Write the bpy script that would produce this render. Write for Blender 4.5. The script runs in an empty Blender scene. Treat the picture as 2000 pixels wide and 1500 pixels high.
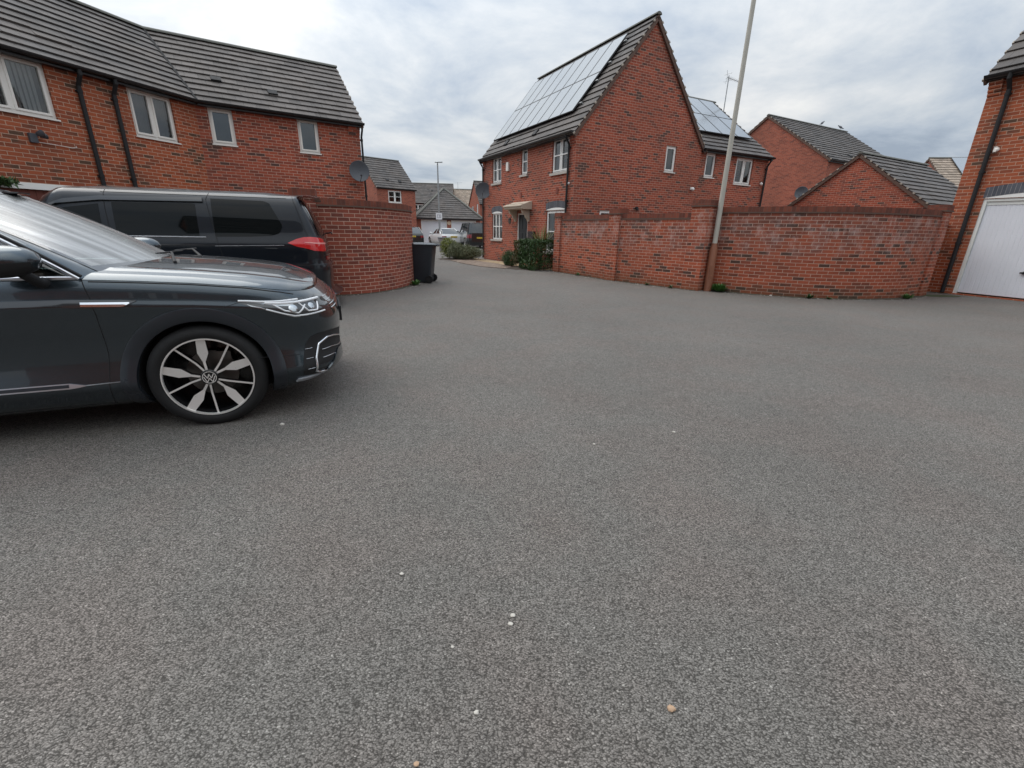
import bpy, bmesh, math, random
from mathutils import Vector, Matrix, noise as mnoise
random.seed(7)
R=math.radians
SC=bpy.context.scene; COL=SC.collection
# ---------------------------------------------------------------- camera
cam_d=bpy.data.cameras.new("camera"); cam=bpy.data.objects.new("camera",cam_d); COL.objects.link(cam); SC.camera=cam
FPX=866.0; PITCH=math.atan(300/FPX); ROLL=R(1.15)
cam_d.sensor_fit='HORIZONTAL'; cam_d.sensor_width=36.0; cam_d.lens=36.0*FPX/2000.0
cam_d.clip_start=0.05; cam_d.clip_end=3000
cam.matrix_world=Matrix.Translation((0,0,1.32))@Matrix.Rotation(math.pi/2-PITCH,4,'X')@Matrix.Rotation(ROLL,4,'Z')
# ---------------------------------------------------------------- light and sky
SUN_AZ=R(-62); SUN_EL=R(55)          # azimuth measured from +Y towards +X
w=bpy.data.worlds.new("World"); SC.world=w; w.use_nodes=True
nt=w.node_tree; nt.nodes.clear()
def wn(t,**k):
    n=nt.nodes.new(t)
    for a,b in k.items(): setattr(n,a,b)
    return n
L_=nt.links.new
out=wn('ShaderNodeOutputWorld'); bg=wn('ShaderNodeBackground'); L_(bg.outputs[0],out.inputs[0])
sky=wn('ShaderNodeTexSky',sky_type='NISHITA',sun_disc=False,sun_elevation=SUN_EL,sun_rotation=SUN_AZ,air_density=1.0,dust_density=2.0)
skys=wn('ShaderNodeMix',data_type='RGBA',blend_type='MULTIPLY'); skys.inputs[0].default_value=1; L_(sky.outputs[0],skys.inputs[6]); skys.inputs[7].default_value=(.085,.085,.085,1)
tc=wn('ShaderNodeTexCoord'); sep=wn('ShaderNodeSeparateXYZ'); L_(tc.outputs['Generated'],sep.inputs[0])
def wm(op,a,b=None,c=None):
    n=wn('ShaderNodeMath',operation=op)
    for i,v in enumerate((a,b,c)):
        if v is None: continue
        if isinstance(v,(int,float)): n.inputs[i].default_value=v
        else: L_(v,n.inputs[i])
    return n.outputs[0]
zc=wm('MAXIMUM',sep.outputs[2],0.0); den=wm('ADD',zc,0.22)
cx=wm('DIVIDE',sep.outputs[0],den); cy=wm('DIVIDE',sep.outputs[1],den)
cv=wn('ShaderNodeCombineXYZ'); L_(cx,cv.inputs[0]); L_(cy,cv.inputs[1])
n1=wn('ShaderNodeTexNoise'); n1.inputs['Scale'].default_value=1.5; n1.inputs['Detail'].default_value=9; n1.inputs['Roughness'].default_value=.60; n1.inputs['Distortion'].default_value=.25
L_(cv.outputs[0],n1.inputs['Vector'])
n2=wn('ShaderNodeTexNoise'); n2.inputs['Scale'].default_value=.55; n2.inputs['Detail'].default_value=3; L_(cv.outputs[0],n2.inputs['Vector'])
cl=wm('ADD',wm('MULTIPLY',n1.outputs[0],.62),wm('MULTIPLY',n2.outputs[0],.38))
# glow of the thin cloud round the hidden sun
GA=R(-38); sdir=(math.sin(GA)*math.cos(R(24)),math.cos(GA)*math.cos(R(24)),math.sin(R(24)))
dot=wn('ShaderNodeVectorMath',operation='DOT_PRODUCT'); L_(tc.outputs['Generated'],dot.inputs[0]); dot.inputs[1].default_value=sdir
gl=wm('POWER',wm('MAXIMUM',dot.outputs['Value'],0.0),9.0)
cl2=wm('ADD',cl,wm('MULTIPLY',gl,.075))
rp=wn('ShaderNodeValToRGB'); L_(cl2,rp.inputs[0])
e=rp.color_ramp.elements
e[0].position=.38; e[0].color=(.20,.235,.285,1)
e[1].position=.74; e[1].color=(.63,.61,.565,1)
for p,c in ((.45,(.265,.300,.345,1)),(.52,(.34,.365,.39,1)),(.60,(.435,.443,.447,1))):
    q=e.new(p); q.color=c
grad=wm('ADD',wm('ADD',1.0,wm('MULTIPLY',wm('POWER',zc,1.6),2.3)),wm('MULTIPLY',gl,.28))
cm=wn('ShaderNodeVectorMath',operation='SCALE'); L_(rp.outputs[0],cm.inputs[0]); L_(grad,cm.inputs['Scale'])
mx=wn('ShaderNodeMix',data_type='RGBA'); mx.inputs[0].default_value=.93; L_(skys.outputs[2],mx.inputs[6]); L_(cm.outputs[0],mx.inputs[7])
L_(mx.outputs[2],bg.inputs[0]); bg.inputs[1].default_value=1.0
sd=bpy.data.lights.new("sun",'SUN'); sd.energy=.9; sd.angle=R(50); sd.color=(1,.96,.9)
so=bpy.data.objects.new("sun",sd); COL.objects.link(so)
so.rotation_euler=Vector((-math.sin(SUN_AZ)*math.cos(SUN_EL),-math.cos(SUN_AZ)*math.cos(SUN_EL),-math.sin(SUN_EL))).to_track_quat('-Z','Y').to_euler()
SC.view_settings.view_transform='Standard'; SC.view_settings.look='None'; SC.view_settings.gamma=1; SC.view_settings.exposure=0.68
SC.view_settings.use_curve_mapping=False
# ---------------------------------------------------------------- helpers
def tag(o,label=None,cat=None,group=None,kind=None):
    if label: o['label']=label
    if cat: o['category']=cat
    if group: o['group']=group
    if kind: o['kind']=kind
    return o
def empty(name,loc,rz=0,label=None,cat=None,group=None):
    o=bpy.data.objects.new(name,None); COL.objects.link(o); o.location=loc; o.rotation_euler=(0,0,rz); o.empty_display_size=.2
    return tag(o,label,cat,group)
def kids(o): return [c for c in bpy.data.objects if c.parent==o]
def copy_tree(o,parent=None):
    c=o.copy(); COL.objects.link(c); c.parent=parent
    for ch in kids(o):
        if ch!=c: copy_tree(ch,c)
    return c
class MB:
    def __init__(s,M=None): s.v=[];s.f=[];s.uv=[];s.mi=[];s.M=M or Matrix.Identity(4)
    def face(s,pts,uvs=None,m=0):
        pts=[Vector(p) for p in pts]
        if uvs is None:
            n=Vector((0,0,0))
            for i in range(len(pts)):
                a=pts[i];b=pts[(i+1)%len(pts)]
                n+=a.cross(b)
            if n.length<1e-12: return
            n.normalize()
            if abs(n.z)>.8: uvs=[(p.x,p.y) for p in pts]
            else:
                t=Vector((-n.y,n.x,0)).normalized()
                uvs=[(p.dot(t),p.z) for p in pts]
        i0=len(s.v); s.v+=[tuple(s.M@p) for p in pts]; s.f.append(tuple(range(i0,i0+len(pts)))); s.uv.append(uvs); s.mi.append(m)
    def box(s,x0,y0,z0,x1,y1,z1,m=0):
        if x0>x1:x0,x1=x1,x0
        if y0>y1:y0,y1=y1,y0
        if z0>z1:z0,z1=z1,z0
        a,b,c,d=(x0,y0),(x1,y0),(x1,y1),(x0,y1)
        for p,q in ((a,b),(b,c),(c,d),(d,a)):
            s.face([(p[0],p[1],z0),(q[0],q[1],z0),(q[0],q[1],z1),(p[0],p[1],z1)],m=m)
        s.face([(x0,y0,z1),(x1,y0,z1),(x1,y1,z1),(x0,y1,z1)],m=m)
        s.face([(x0,y1,z0),(x1,y1,z0),(x1,y0,z0),(x0,y0,z0)],m=m)
    def grid(s,P,m=0,uvf=None,cu=False,flip=False):
        "P[i][j] points; shared vertices"
        i0=len(s.v); n=len(P); k=len(P[0])
        for r in P:
            for p in r: s.v.append(tuple(s.M@Vector(p)))
        for i in range(n if cu else n-1):
            for j in range(k-1):
                a=(i%n)*k+j;b=((i+1)%n)*k+j
                f=[i0+a,i0+b,i0+b+1,i0+a+1]
                uv=[(i,j),(i+1,j),(i+1,j+1),(i,j+1)] if uvf is None else [uvf(i,j),uvf(i+1,j),uvf(i+1,j+1),uvf(i,j+1)]
                if flip: f.reverse(); uv.reverse()
                s.f.append(tuple(f)); s.uv.append(uv); s.mi.append(m)
    def tube(s,path,r,n=8,m=0,cap=True):
        path=[Vector(p) for p in path]; rs=r if isinstance(r,(list,tuple)) else [r]*len(path)
        rings=[];up=None
        for i,p in enumerate(path):
            t=(path[min(i+1,len(path)-1)]-path[max(i-1,0)]).normalized()
            if up is None:
                up=Vector((0,0,1)) if abs(t.z)<.9 else Vector((1,0,0))
            a=(up-t*up.dot(t)).normalized(); b=t.cross(a); up=a
            rings.append([p+(a*math.cos(2*math.pi*j/n)+b*math.sin(2*math.pi*j/n))*rs[i] for j in range(n)])
        s.grid([[rings[i][j] for i in range(len(rings))] for j in range(n)],m=m,cu=True,flip=True)
        if cap:
            s.face(list(reversed(rings[0])),m=m); s.face(rings[-1],m=m)
    def lathe(s,prof,n=24,m=0,T=None,flip=False):
        "prof (r,z) about local z, T optional matrix"
        T=T or Matrix.Identity(4)
        P=[[T@Vector((r*math.cos(2*math.pi*i/n),r*math.sin(2*math.pi*i/n),z)) for r,z in prof] for i in range(n)]
        s.grid(P,m=m,cu=True,flip=flip)
    def prism(s,poly,z0,z1,T=None,m=0):
        "poly [(x,y)] ccw extruded z0..z1, T matrix"
        T=T or Matrix.Identity(4)
        lo=[T@Vector((x,y,z0)) for x,y in poly]; hi=[T@Vector((x,y,z1)) for x,y in poly]
        s.face(hi,m=m); s.face(list(reversed(lo)),m=m)
        for i in range(len(poly)):
            j=(i+1)%len(poly); s.face([lo[i],lo[j],hi[j],hi[i]],m=m)
    def build(s,name,mats,parent=None,smooth=False,bevel=0,weld=False,subs=0,angle=None):
        me=bpy.data.meshes.new(name); me.from_pydata(s.v,[],s.f)
        if not isinstance(mats,(list,tuple)): mats=[mats]
        for m in mats: me.materials.append(m)
        ul=me.uv_layers.new(name='UVMap'); k=0
        for fi,p in enumerate(me.polygons):
            p.material_index=s.mi[fi]
            for c in range(p.loop_total): ul.data[p.loop_start+c].uv=s.uv[fi][c]
        if weld or bevel:
            bm=bmesh.new(); bm.from_mesh(me); bmesh.ops.remove_doubles(bm,verts=bm.verts,dist=1e-5); bm.to_mesh(me); bm.free()
        if smooth:
            me.polygons.foreach_set('use_smooth',[True]*len(me.polygons))
            if angle: me.set_sharp_from_angle(angle=R(angle))
        me.update()
        o=bpy.data.objects.new(name,me); COL.objects.link(o); o.parent=parent
        if bevel:
            b=o.modifiers.new('b','BEVEL'); b.width=bevel; b.segments=2; b.limit_method='ANGLE'; b.angle_limit=R(35)
        if subs:
            b=o.modifiers.new('s','SUBSURF'); b.levels=subs; b.render_levels=subs
        return o
# ---------------------------------------------------------------- materials
def newmat(name):
    m=bpy.data.materials.new(name); m.use_nodes=True; nt=m.node_tree
    b=nt.nodes['Principled BSDF']
    def N(t,ins=None,**k):
        n=nt.nodes.new(t)
        for a,v in k.items(): setattr(n,a,v)
        for a,v in (ins or {}).items():
            if hasattr(v,'is_linked') or isinstance(v,bpy.types.NodeSocket): nt.links.new(v,n.inputs[a])
            else: n.inputs[a].default_value=v
        return n
    return m,nt,b,N
def mth(N,op,a,b=0.0,c=0.0):
    n=N('ShaderNodeMath',{0:a,1:b,2:c},operation=op); return n.outputs[0]
def mixc(N,f,a,b,mode='MIX'):
    n=N('ShaderNodeMix',{0:f,6:a,7:b},data_type='RGBA',blend_type=mode); return n.outputs[2]
def ramp(N,f,stops):
    n=N('ShaderNodeValToRGB',{0:f}); e=n.color_ramp.elements
    e[0].position=stops[0][0]; e[0].color=(*stops[0][1],1); e[1].position=stops[-1][0]; e[1].color=(*stops[-1][1],1)
    for p,c in stops[1:-1]: q=e.new(p); q.color=(*c,1)
    return n.outputs[0]
def plain(name,col,rough=.5,metal=0,coat=0,spec=.5,noise=0,nscale=30,bump=0,coords='Object'):
    m,nt,b,N=newmat(name)
    b.inputs['Base Color'].default_value=(*col,1); b.inputs['Roughness'].default_value=rough; b.inputs['Metallic'].default_value=metal
    b.inputs['Coat Weight'].default_value=coat; b.inputs['Coat Roughness'].default_value=.03; b.inputs['Specular IOR Level'].default_value=spec
    if noise or bump:
        t=N('ShaderNodeTexCoord'); n=N('ShaderNodeTexNoise',{'Vector':t.outputs[coords],'Scale':nscale,'Detail':5.0})
        if noise:
            c=mixc(N,n.outputs[0],(*[x*(1-noise) for x in col],1),(*[min(1,x*(1+noise)) for x in col],1)); nt.links.new(c,b.inputs['Base Color'])
            nt.links.new(mth(N,'MULTIPLY_ADD',n.outputs[0],.25,rough-.12),b.inputs['Roughness'])
        if bump:
            bp=N('ShaderNodeBump',{'Height':n.outputs[0],'Strength':bump,'Distance':.01}); nt.links.new(bp.outputs[0],b.inputs['Normal'])
    return m
def brick(name,main=(.425,.100,.056),alt=(.33,.080,.050),dark=(.12,.065,.055),mortar=(.54,.35,.27),darkamt=.5,bw=.225,rh=.075,ms=.006,efflo=0,dirt=.3,seed=0.0,offset=.5):
    m,nt,b,N=newmat(name)
    uv=N('ShaderNodeUVMap').outputs[0]
    br=N('ShaderNodeTexBrick',{'Vector':uv,'Color1':(0,0,0,1),'Color2':(1,1,1,1),'Mortar':(.5,.5,.5,1),'Scale':1.0,'Mortar Size':ms,'Mortar Smooth':.15,'Bias':0.0,'Brick Width':bw,'Row Height':rh},offset=offset,offset_frequency=2,squash=1)
    mp=N('ShaderNodeMapping',{'Vector':uv,'Scale':(1.1,3.2,1),'Location':(seed,seed*.7,0)})
    n1=N('ShaderNodeTexNoise',{'Vector':mp.outputs[0],'Scale':.9,'Detail':4.0,'Roughness':.65})
    fine=N('ShaderNodeTexNoise',{'Vector':uv,'Scale':90.0,'Detail':4.0,'Roughness':.7})
    mid=N('ShaderNodeTexNoise',{'Vector':uv,'Scale':9.0,'Detail':4.0})
    big=N('ShaderNodeTexNoise',{'Vector':uv,'Scale':.45,'Detail':3.0})
    t=br.outputs['Color']
    val=mth(N,'ADD',mth(N,'MULTIPLY',t,.55),mth(N,'MULTIPLY',n1.outputs[0],.75))
    hi=.98-.22*darkamt
    c=ramp(N,val,[(.30,alt),(.48,main),(.62,tuple(x*1.12 for x in main)),(.74,alt),(hi,tuple((x+y)/2 for x,y in zip(alt,dark))),(min(.995,hi+.05),dark)])
    c=mixc(N,.38,c,mixc(N,mid.outputs[0],(.45,.45,.45,1),(1,1,1,1)),'MULTIPLY')
    c=mixc(N,.35,c,mixc(N,fine.outputs[0],(.35,.35,.35,1),(1.3,1.3,1.3,1)),'MULTIPLY')
    mc=mixc(N,mid.outputs[0],(*[x*.7 for x in mortar],1),(*[min(1,x*1.2) for x in mortar],1))
    c=mixc(N,br.outputs['Fac'],c,mc)
    # large-scale weathering
    c=mixc(N,mth(N,'MULTIPLY',ramp(N,big.outputs[0],[(.4,(0,0,0)),(.7,(1,1,1))]),dirt),c,(.10,.06,.045,1))
    if efflo:
        s=N('ShaderNodeSeparateXYZ',{0:uv}); 
        e1=N('ShaderNodeTexNoise',{'Vector':N('ShaderNodeMapping',{'Vector':uv,'Scale':(1.6,1.0,1),'Location':(seed+3,1,0)}).outputs[0],'Scale':1.4,'Detail':6.0,'Roughness':.6})
        hz=mth(N,'MULTIPLY',N('ShaderNodeMapRange',{'Value':s.outputs[1],1:.75,2:1.15,3:0,4:1}).outputs[0],N('ShaderNodeMapRange',{'Value':s.outputs[1],1:1.75,2:1.9,3:1,4:0}).outputs[0])
        zone=mth(N,'MULTIPLY',hz,ramp(N,e1.outputs[0],[(.40,(0,0,0)),(.64,(1,1,1))]))
        c=mixc(N,mth(N,'MULTIPLY',zone,.50*efflo),c,mixc(N,br.outputs['Fac'],(.15,.095,.085,1),(.42,.33,.29,1)))
        e2=N('ShaderNodeTexNoise',{'Vector':N('ShaderNodeMapping',{'Vector':uv,'Scale':(3.0,1.6,1),'Location':(seed+9,5,0)}).outputs[0],'Scale':1.6,'Detail':7.0,'Roughness':.7})
        zone2=mth(N,'MULTIPLY',hz,ramp(N,e2.outputs[0],[(.50,(0,0,0)),(.68,(1,1,1))]))
        c=mixc(N,mth(N,'MULTIPLY',zone2,.42*efflo),c,(.62,.50,.46,1))
        low=N('ShaderNodeMapRange',{'Value':s.outputs[1],1:0.0,2:.32,3:1,4:0}).outputs[0]
        c=mixc(N,mth(N,'MULTIPLY',mth(N,'MULTIPLY',low,e2.outputs[0]),.9),c,(.06,.055,.03,1))
    nt.links.new(c,b.inputs['Base Color']); b.inputs['Roughness'].default_value=.88; b.inputs['Specular IOR Level'].default_value=.25
    h=mth(N,'ADD',mth(N,'SUBTRACT',1.0,br.outputs['Fac']),mth(N,'MULTIPLY',fine.outputs[0],.35))
    bp=N('ShaderNodeBump',{'Height':h,'Strength':.55,'Distance':.006}); nt.links.new(bp.outputs[0],b.inputs['Normal'])
    return m
def tile(name,col=(.105,.098,.098),warm=(.17,.145,.13),seed=0):
    m,nt,b,N=newmat(name); uv=N('ShaderNodeUVMap').outputs[0]
    br=N('ShaderNodeTexBrick',{'Vector':uv,'Color1':(0,0,0,1),'Color2':(1,1,1,1),'Mortar':(.5,.5,.5,1),'Scale':1.0,'Mortar Size':.004,'Mortar Smooth':.2,'Bias':0.0,'Brick Width':.30,'Row Height':.30},offset=.5,offset_frequency=2)
    n=N('ShaderNodeTexNoise',{'Vector':uv,'Scale':.8,'Detail':5.0,'Roughness':.65}); f=N('ShaderNodeTexNoise',{'Vector':uv,'Scale':45.0,'Detail':4.0,'Roughness':.7})
    c=mixc(N,br.outputs['Color'],(*[x*.68 for x in col],1),(*[x*1.34 for x in col],1))
    c=mixc(N,ramp(N,n.outputs[0],[(.35,(0,0,0)),(.75,(.8,.8,.8))]),c,(*warm,1))
    c=mixc(N,.5,c,mixc(N,f.outputs[0],(.5,.5,.5,1),(1.35,1.35,1.35,1)),'MULTIPLY')
    c=mixc(N,mth(N,'MULTIPLY',br.outputs['Fac'],.85),c,(.02,.02,.02,1))
    nt.links.new(c,b.inputs['Base Color']); b.inputs['Roughness'].default_value=.75
    h=mth(N,'ADD',mth(N,'SUBTRACT',1.0,br.outputs['Fac']),mth(N,'MULTIPLY',f.outputs[0],.3))
    nt.links.new(N('ShaderNodeBump',{'Height':h,'Strength':.5,'Distance':.008}).outputs[0],b.inputs['Normal'])
    return m
def glass(name,rough=.0,tint=(.75,.8,.82),ior=1.85,glare=False):
    m,nt,b,N=newmat(name); nt.nodes.remove(b)
    o=[n for n in nt.nodes if n.type=='OUTPUT_MATERIAL'][0]
    fr=N('ShaderNodeFresnel',{'IOR':ior}); tr=N('ShaderNodeBsdfTransparent',{0:(*tint,1)}); g=N('ShaderNodeBsdfAnisotropic',{0:(1,1,1,1),'Roughness':rough})
    t=N('ShaderNodeTexCoord'); nz=N('ShaderNodeTexNoise',{'Vector':t.outputs['Object'],'Scale':1.7,'Detail':1.0}); bp=N('ShaderNodeBump',{'Height':nz.outputs[0],'Strength':.04,'Distance':.05})
    nt.links.new(bp.outputs[0],g.inputs['Normal']); nt.links.new(bp.outputs[0],fr.inputs['Normal'])
    fac=fr.outputs[0]
    if glare:  # sky glare painted into the glass: streaked reflection strength over a whitish diffuse layer
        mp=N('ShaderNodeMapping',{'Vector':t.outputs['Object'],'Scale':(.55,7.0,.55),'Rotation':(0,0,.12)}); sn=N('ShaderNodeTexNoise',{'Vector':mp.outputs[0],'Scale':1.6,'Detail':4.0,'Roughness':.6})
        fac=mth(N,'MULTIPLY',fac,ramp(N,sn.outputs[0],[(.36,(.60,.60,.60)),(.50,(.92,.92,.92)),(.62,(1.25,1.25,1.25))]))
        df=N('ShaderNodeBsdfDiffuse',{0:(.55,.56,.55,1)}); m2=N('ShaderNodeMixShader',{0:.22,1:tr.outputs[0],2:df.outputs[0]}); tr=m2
    mx=N('ShaderNodeMixShader',{0:fac,1:tr.outputs[0],2:g.outputs[0]}); nt.links.new(mx.outputs[0],o.inputs[0])
    return m
def asphalt():
    m,nt,b,N=newmat('asphalt'); t=N('ShaderNodeTexCoord').outputs['Object']
    dn=N('ShaderNodeTexNoise',{'Vector':t,'Scale':70.0,'Detail':2.0}); dv=N('ShaderNodeVectorMath',{0:dn.outputs['Color'],'Scale':.012},operation='SCALE')
    tv=N('ShaderNodeMapping',{'Vector':N('ShaderNodeVectorMath',{0:t,1:dv.outputs[0]},operation='ADD').outputs[0],'Scale':(.8,1.25,1)}).outputs[0]
    v=N('ShaderNodeTexVoronoi',{'Vector':tv,'Scale':180.0,'Randomness':1.0}); v2=N('ShaderNodeTexVoronoi',{'Vector':tv,'Scale':230.0})
    sx=N('ShaderNodeSeparateColor',{0:v.outputs['Color']})
    big=N('ShaderNodeTexNoise',{'Vector':t,'Scale':.55,'Detail':6.0,'Roughness':.6}); hue=N('ShaderNodeTexNoise',{'Vector':t,'Scale':1.6,'Detail':4.0})
    med=N('ShaderNodeTexNoise',{'Vector':t,'Scale':14.0,'Detail':5.0,'Roughness':.7})
    st=ramp(N,sx.outputs[0],[(0,(.125,.118,.109)),(.35,(.175,.166,.155)),(.8,(.235,.223,.209)),(.985,(.29,.276,.26)),(1,(.42,.405,.38))])
    gap=ramp(N,v.outputs['Distance'],[(.40,(1,1,1)),(.70,(.33,.325,.315))])
    c=mixc(N,1.0,st,gap,'MULTIPLY')
    c=mixc(N,.6,c,mixc(N,big.outputs[0],(.60,.61,.60,1),(1.36,1.35,1.33,1)),'MULTIPLY')
    wide=N('ShaderNodeTexNoise',{'Vector':N('ShaderNodeMapping',{'Vector':t,'Scale':(.5,1.0,1),'Rotation':(0,0,.5)}).outputs[0],'Scale':.22,'Detail':4.0}); c=mixc(N,.5,c,mixc(N,wide.outputs[0],(.66,.66,.64,1),(1.34,1.34,1.34,1)),'MULTIPLY')
    sp=N('ShaderNodeTexNoise',{'Vector':t,'Scale':.9,'Detail':7.0,'Roughness':.75}); c=mixc(N,ramp(N,sp.outputs[0],[(.62,(0,0,0)),(.74,(.14,.14,.14))]),c,(.07,.062,.055,1))
    c=mixc(N,.7,c,mixc(N,med.outputs[0],(.6,.6,.6,1),(1.35,1.35,1.35,1)),'MULTIPLY')
    c=mixc(N,1.0,c,mixc(N,ramp(N,hue.outputs[0],[(.42,(0,0,0)),(.62,(1,1,1))]),(1.015,1.0,.985,1),(1.06,.99,.965,1)),'MULTIPLY')
    nt.links.new(c,b.inputs['Base Color']); b.inputs['Roughness'].default_value=.8; b.inputs['Specular IOR Level'].default_value=.35
    h=mth(N,'SUBTRACT',1.0,v.outputs['Distance']); h=mth(N,'ADD',h,mth(N,'MULTIPLY',sx.outputs[1],.4))
    nt.links.new(N('ShaderNodeBump',{'Height':h,'Strength':.75,'Distance':.005}).outputs[0],b.inputs['Normal'])
    return m
def leafmat(name,a,b_,sc=3):
    m,nt,b,N=newmat(name); g=N('ShaderNodeNewGeometry'); t=N('ShaderNodeTexCoord')
    n=N('ShaderNodeTexNoise',{'Vector':t.outputs['Object'],'Scale':sc,'Detail':3.0})
    v=mth(N,'ADD',mth(N,'MULTIPLY',g.outputs['Random Per Island'],.6),mth(N,'MULTIPLY',n.outputs[0],.5))
    nt.links.new(mixc(N,v,(*a,1),(*b_,1)),b.inputs['Base Color']); b.inputs['Roughness'].default_value=.55
    b.inputs['Transmission Weight'].default_value=0; b.inputs['Subsurface Weight'].default_value=0
    return m
def paint(name,col,metal=.5,rough=.35,flake=True,coat=1.0,coatior=1.55):
    m,nt,b,N=newmat(name); t=N('ShaderNodeTexCoord').outputs['Object']
    b.inputs['Base Color'].default_value=(*col,1); b.inputs['Metallic'].default_value=metal; b.inputs['Roughness'].default_value=rough
    b.inputs['Specular IOR Level'].default_value=.35
    b.inputs['Coat Weight'].default_value=coat; b.inputs['Coat Roughness'].default_value=.035; b.inputs['Coat IOR'].default_value=coatior
    n=N('ShaderNodeTexNoise',{'Vector':t,'Scale':5.0,'Detail':6.0,'Roughness':.7})
    nt.links.new(mth(N,'MULTIPLY_ADD',n.outputs[0],.05,.0),b.inputs['Coat Roughness'])
    if flake:
        f=N('ShaderNodeTexVoronoi',{'Vector':t,'Scale':900.0}); s=N('ShaderNodeSeparateColor',{0:f.outputs['Color']})
        nt.links.new(mixc(N,s.outputs[0],(*[x*.8 for x in col],1),(*[x*1.3 for x in col],1)),b.inputs['Base Color'])
    return m
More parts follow.
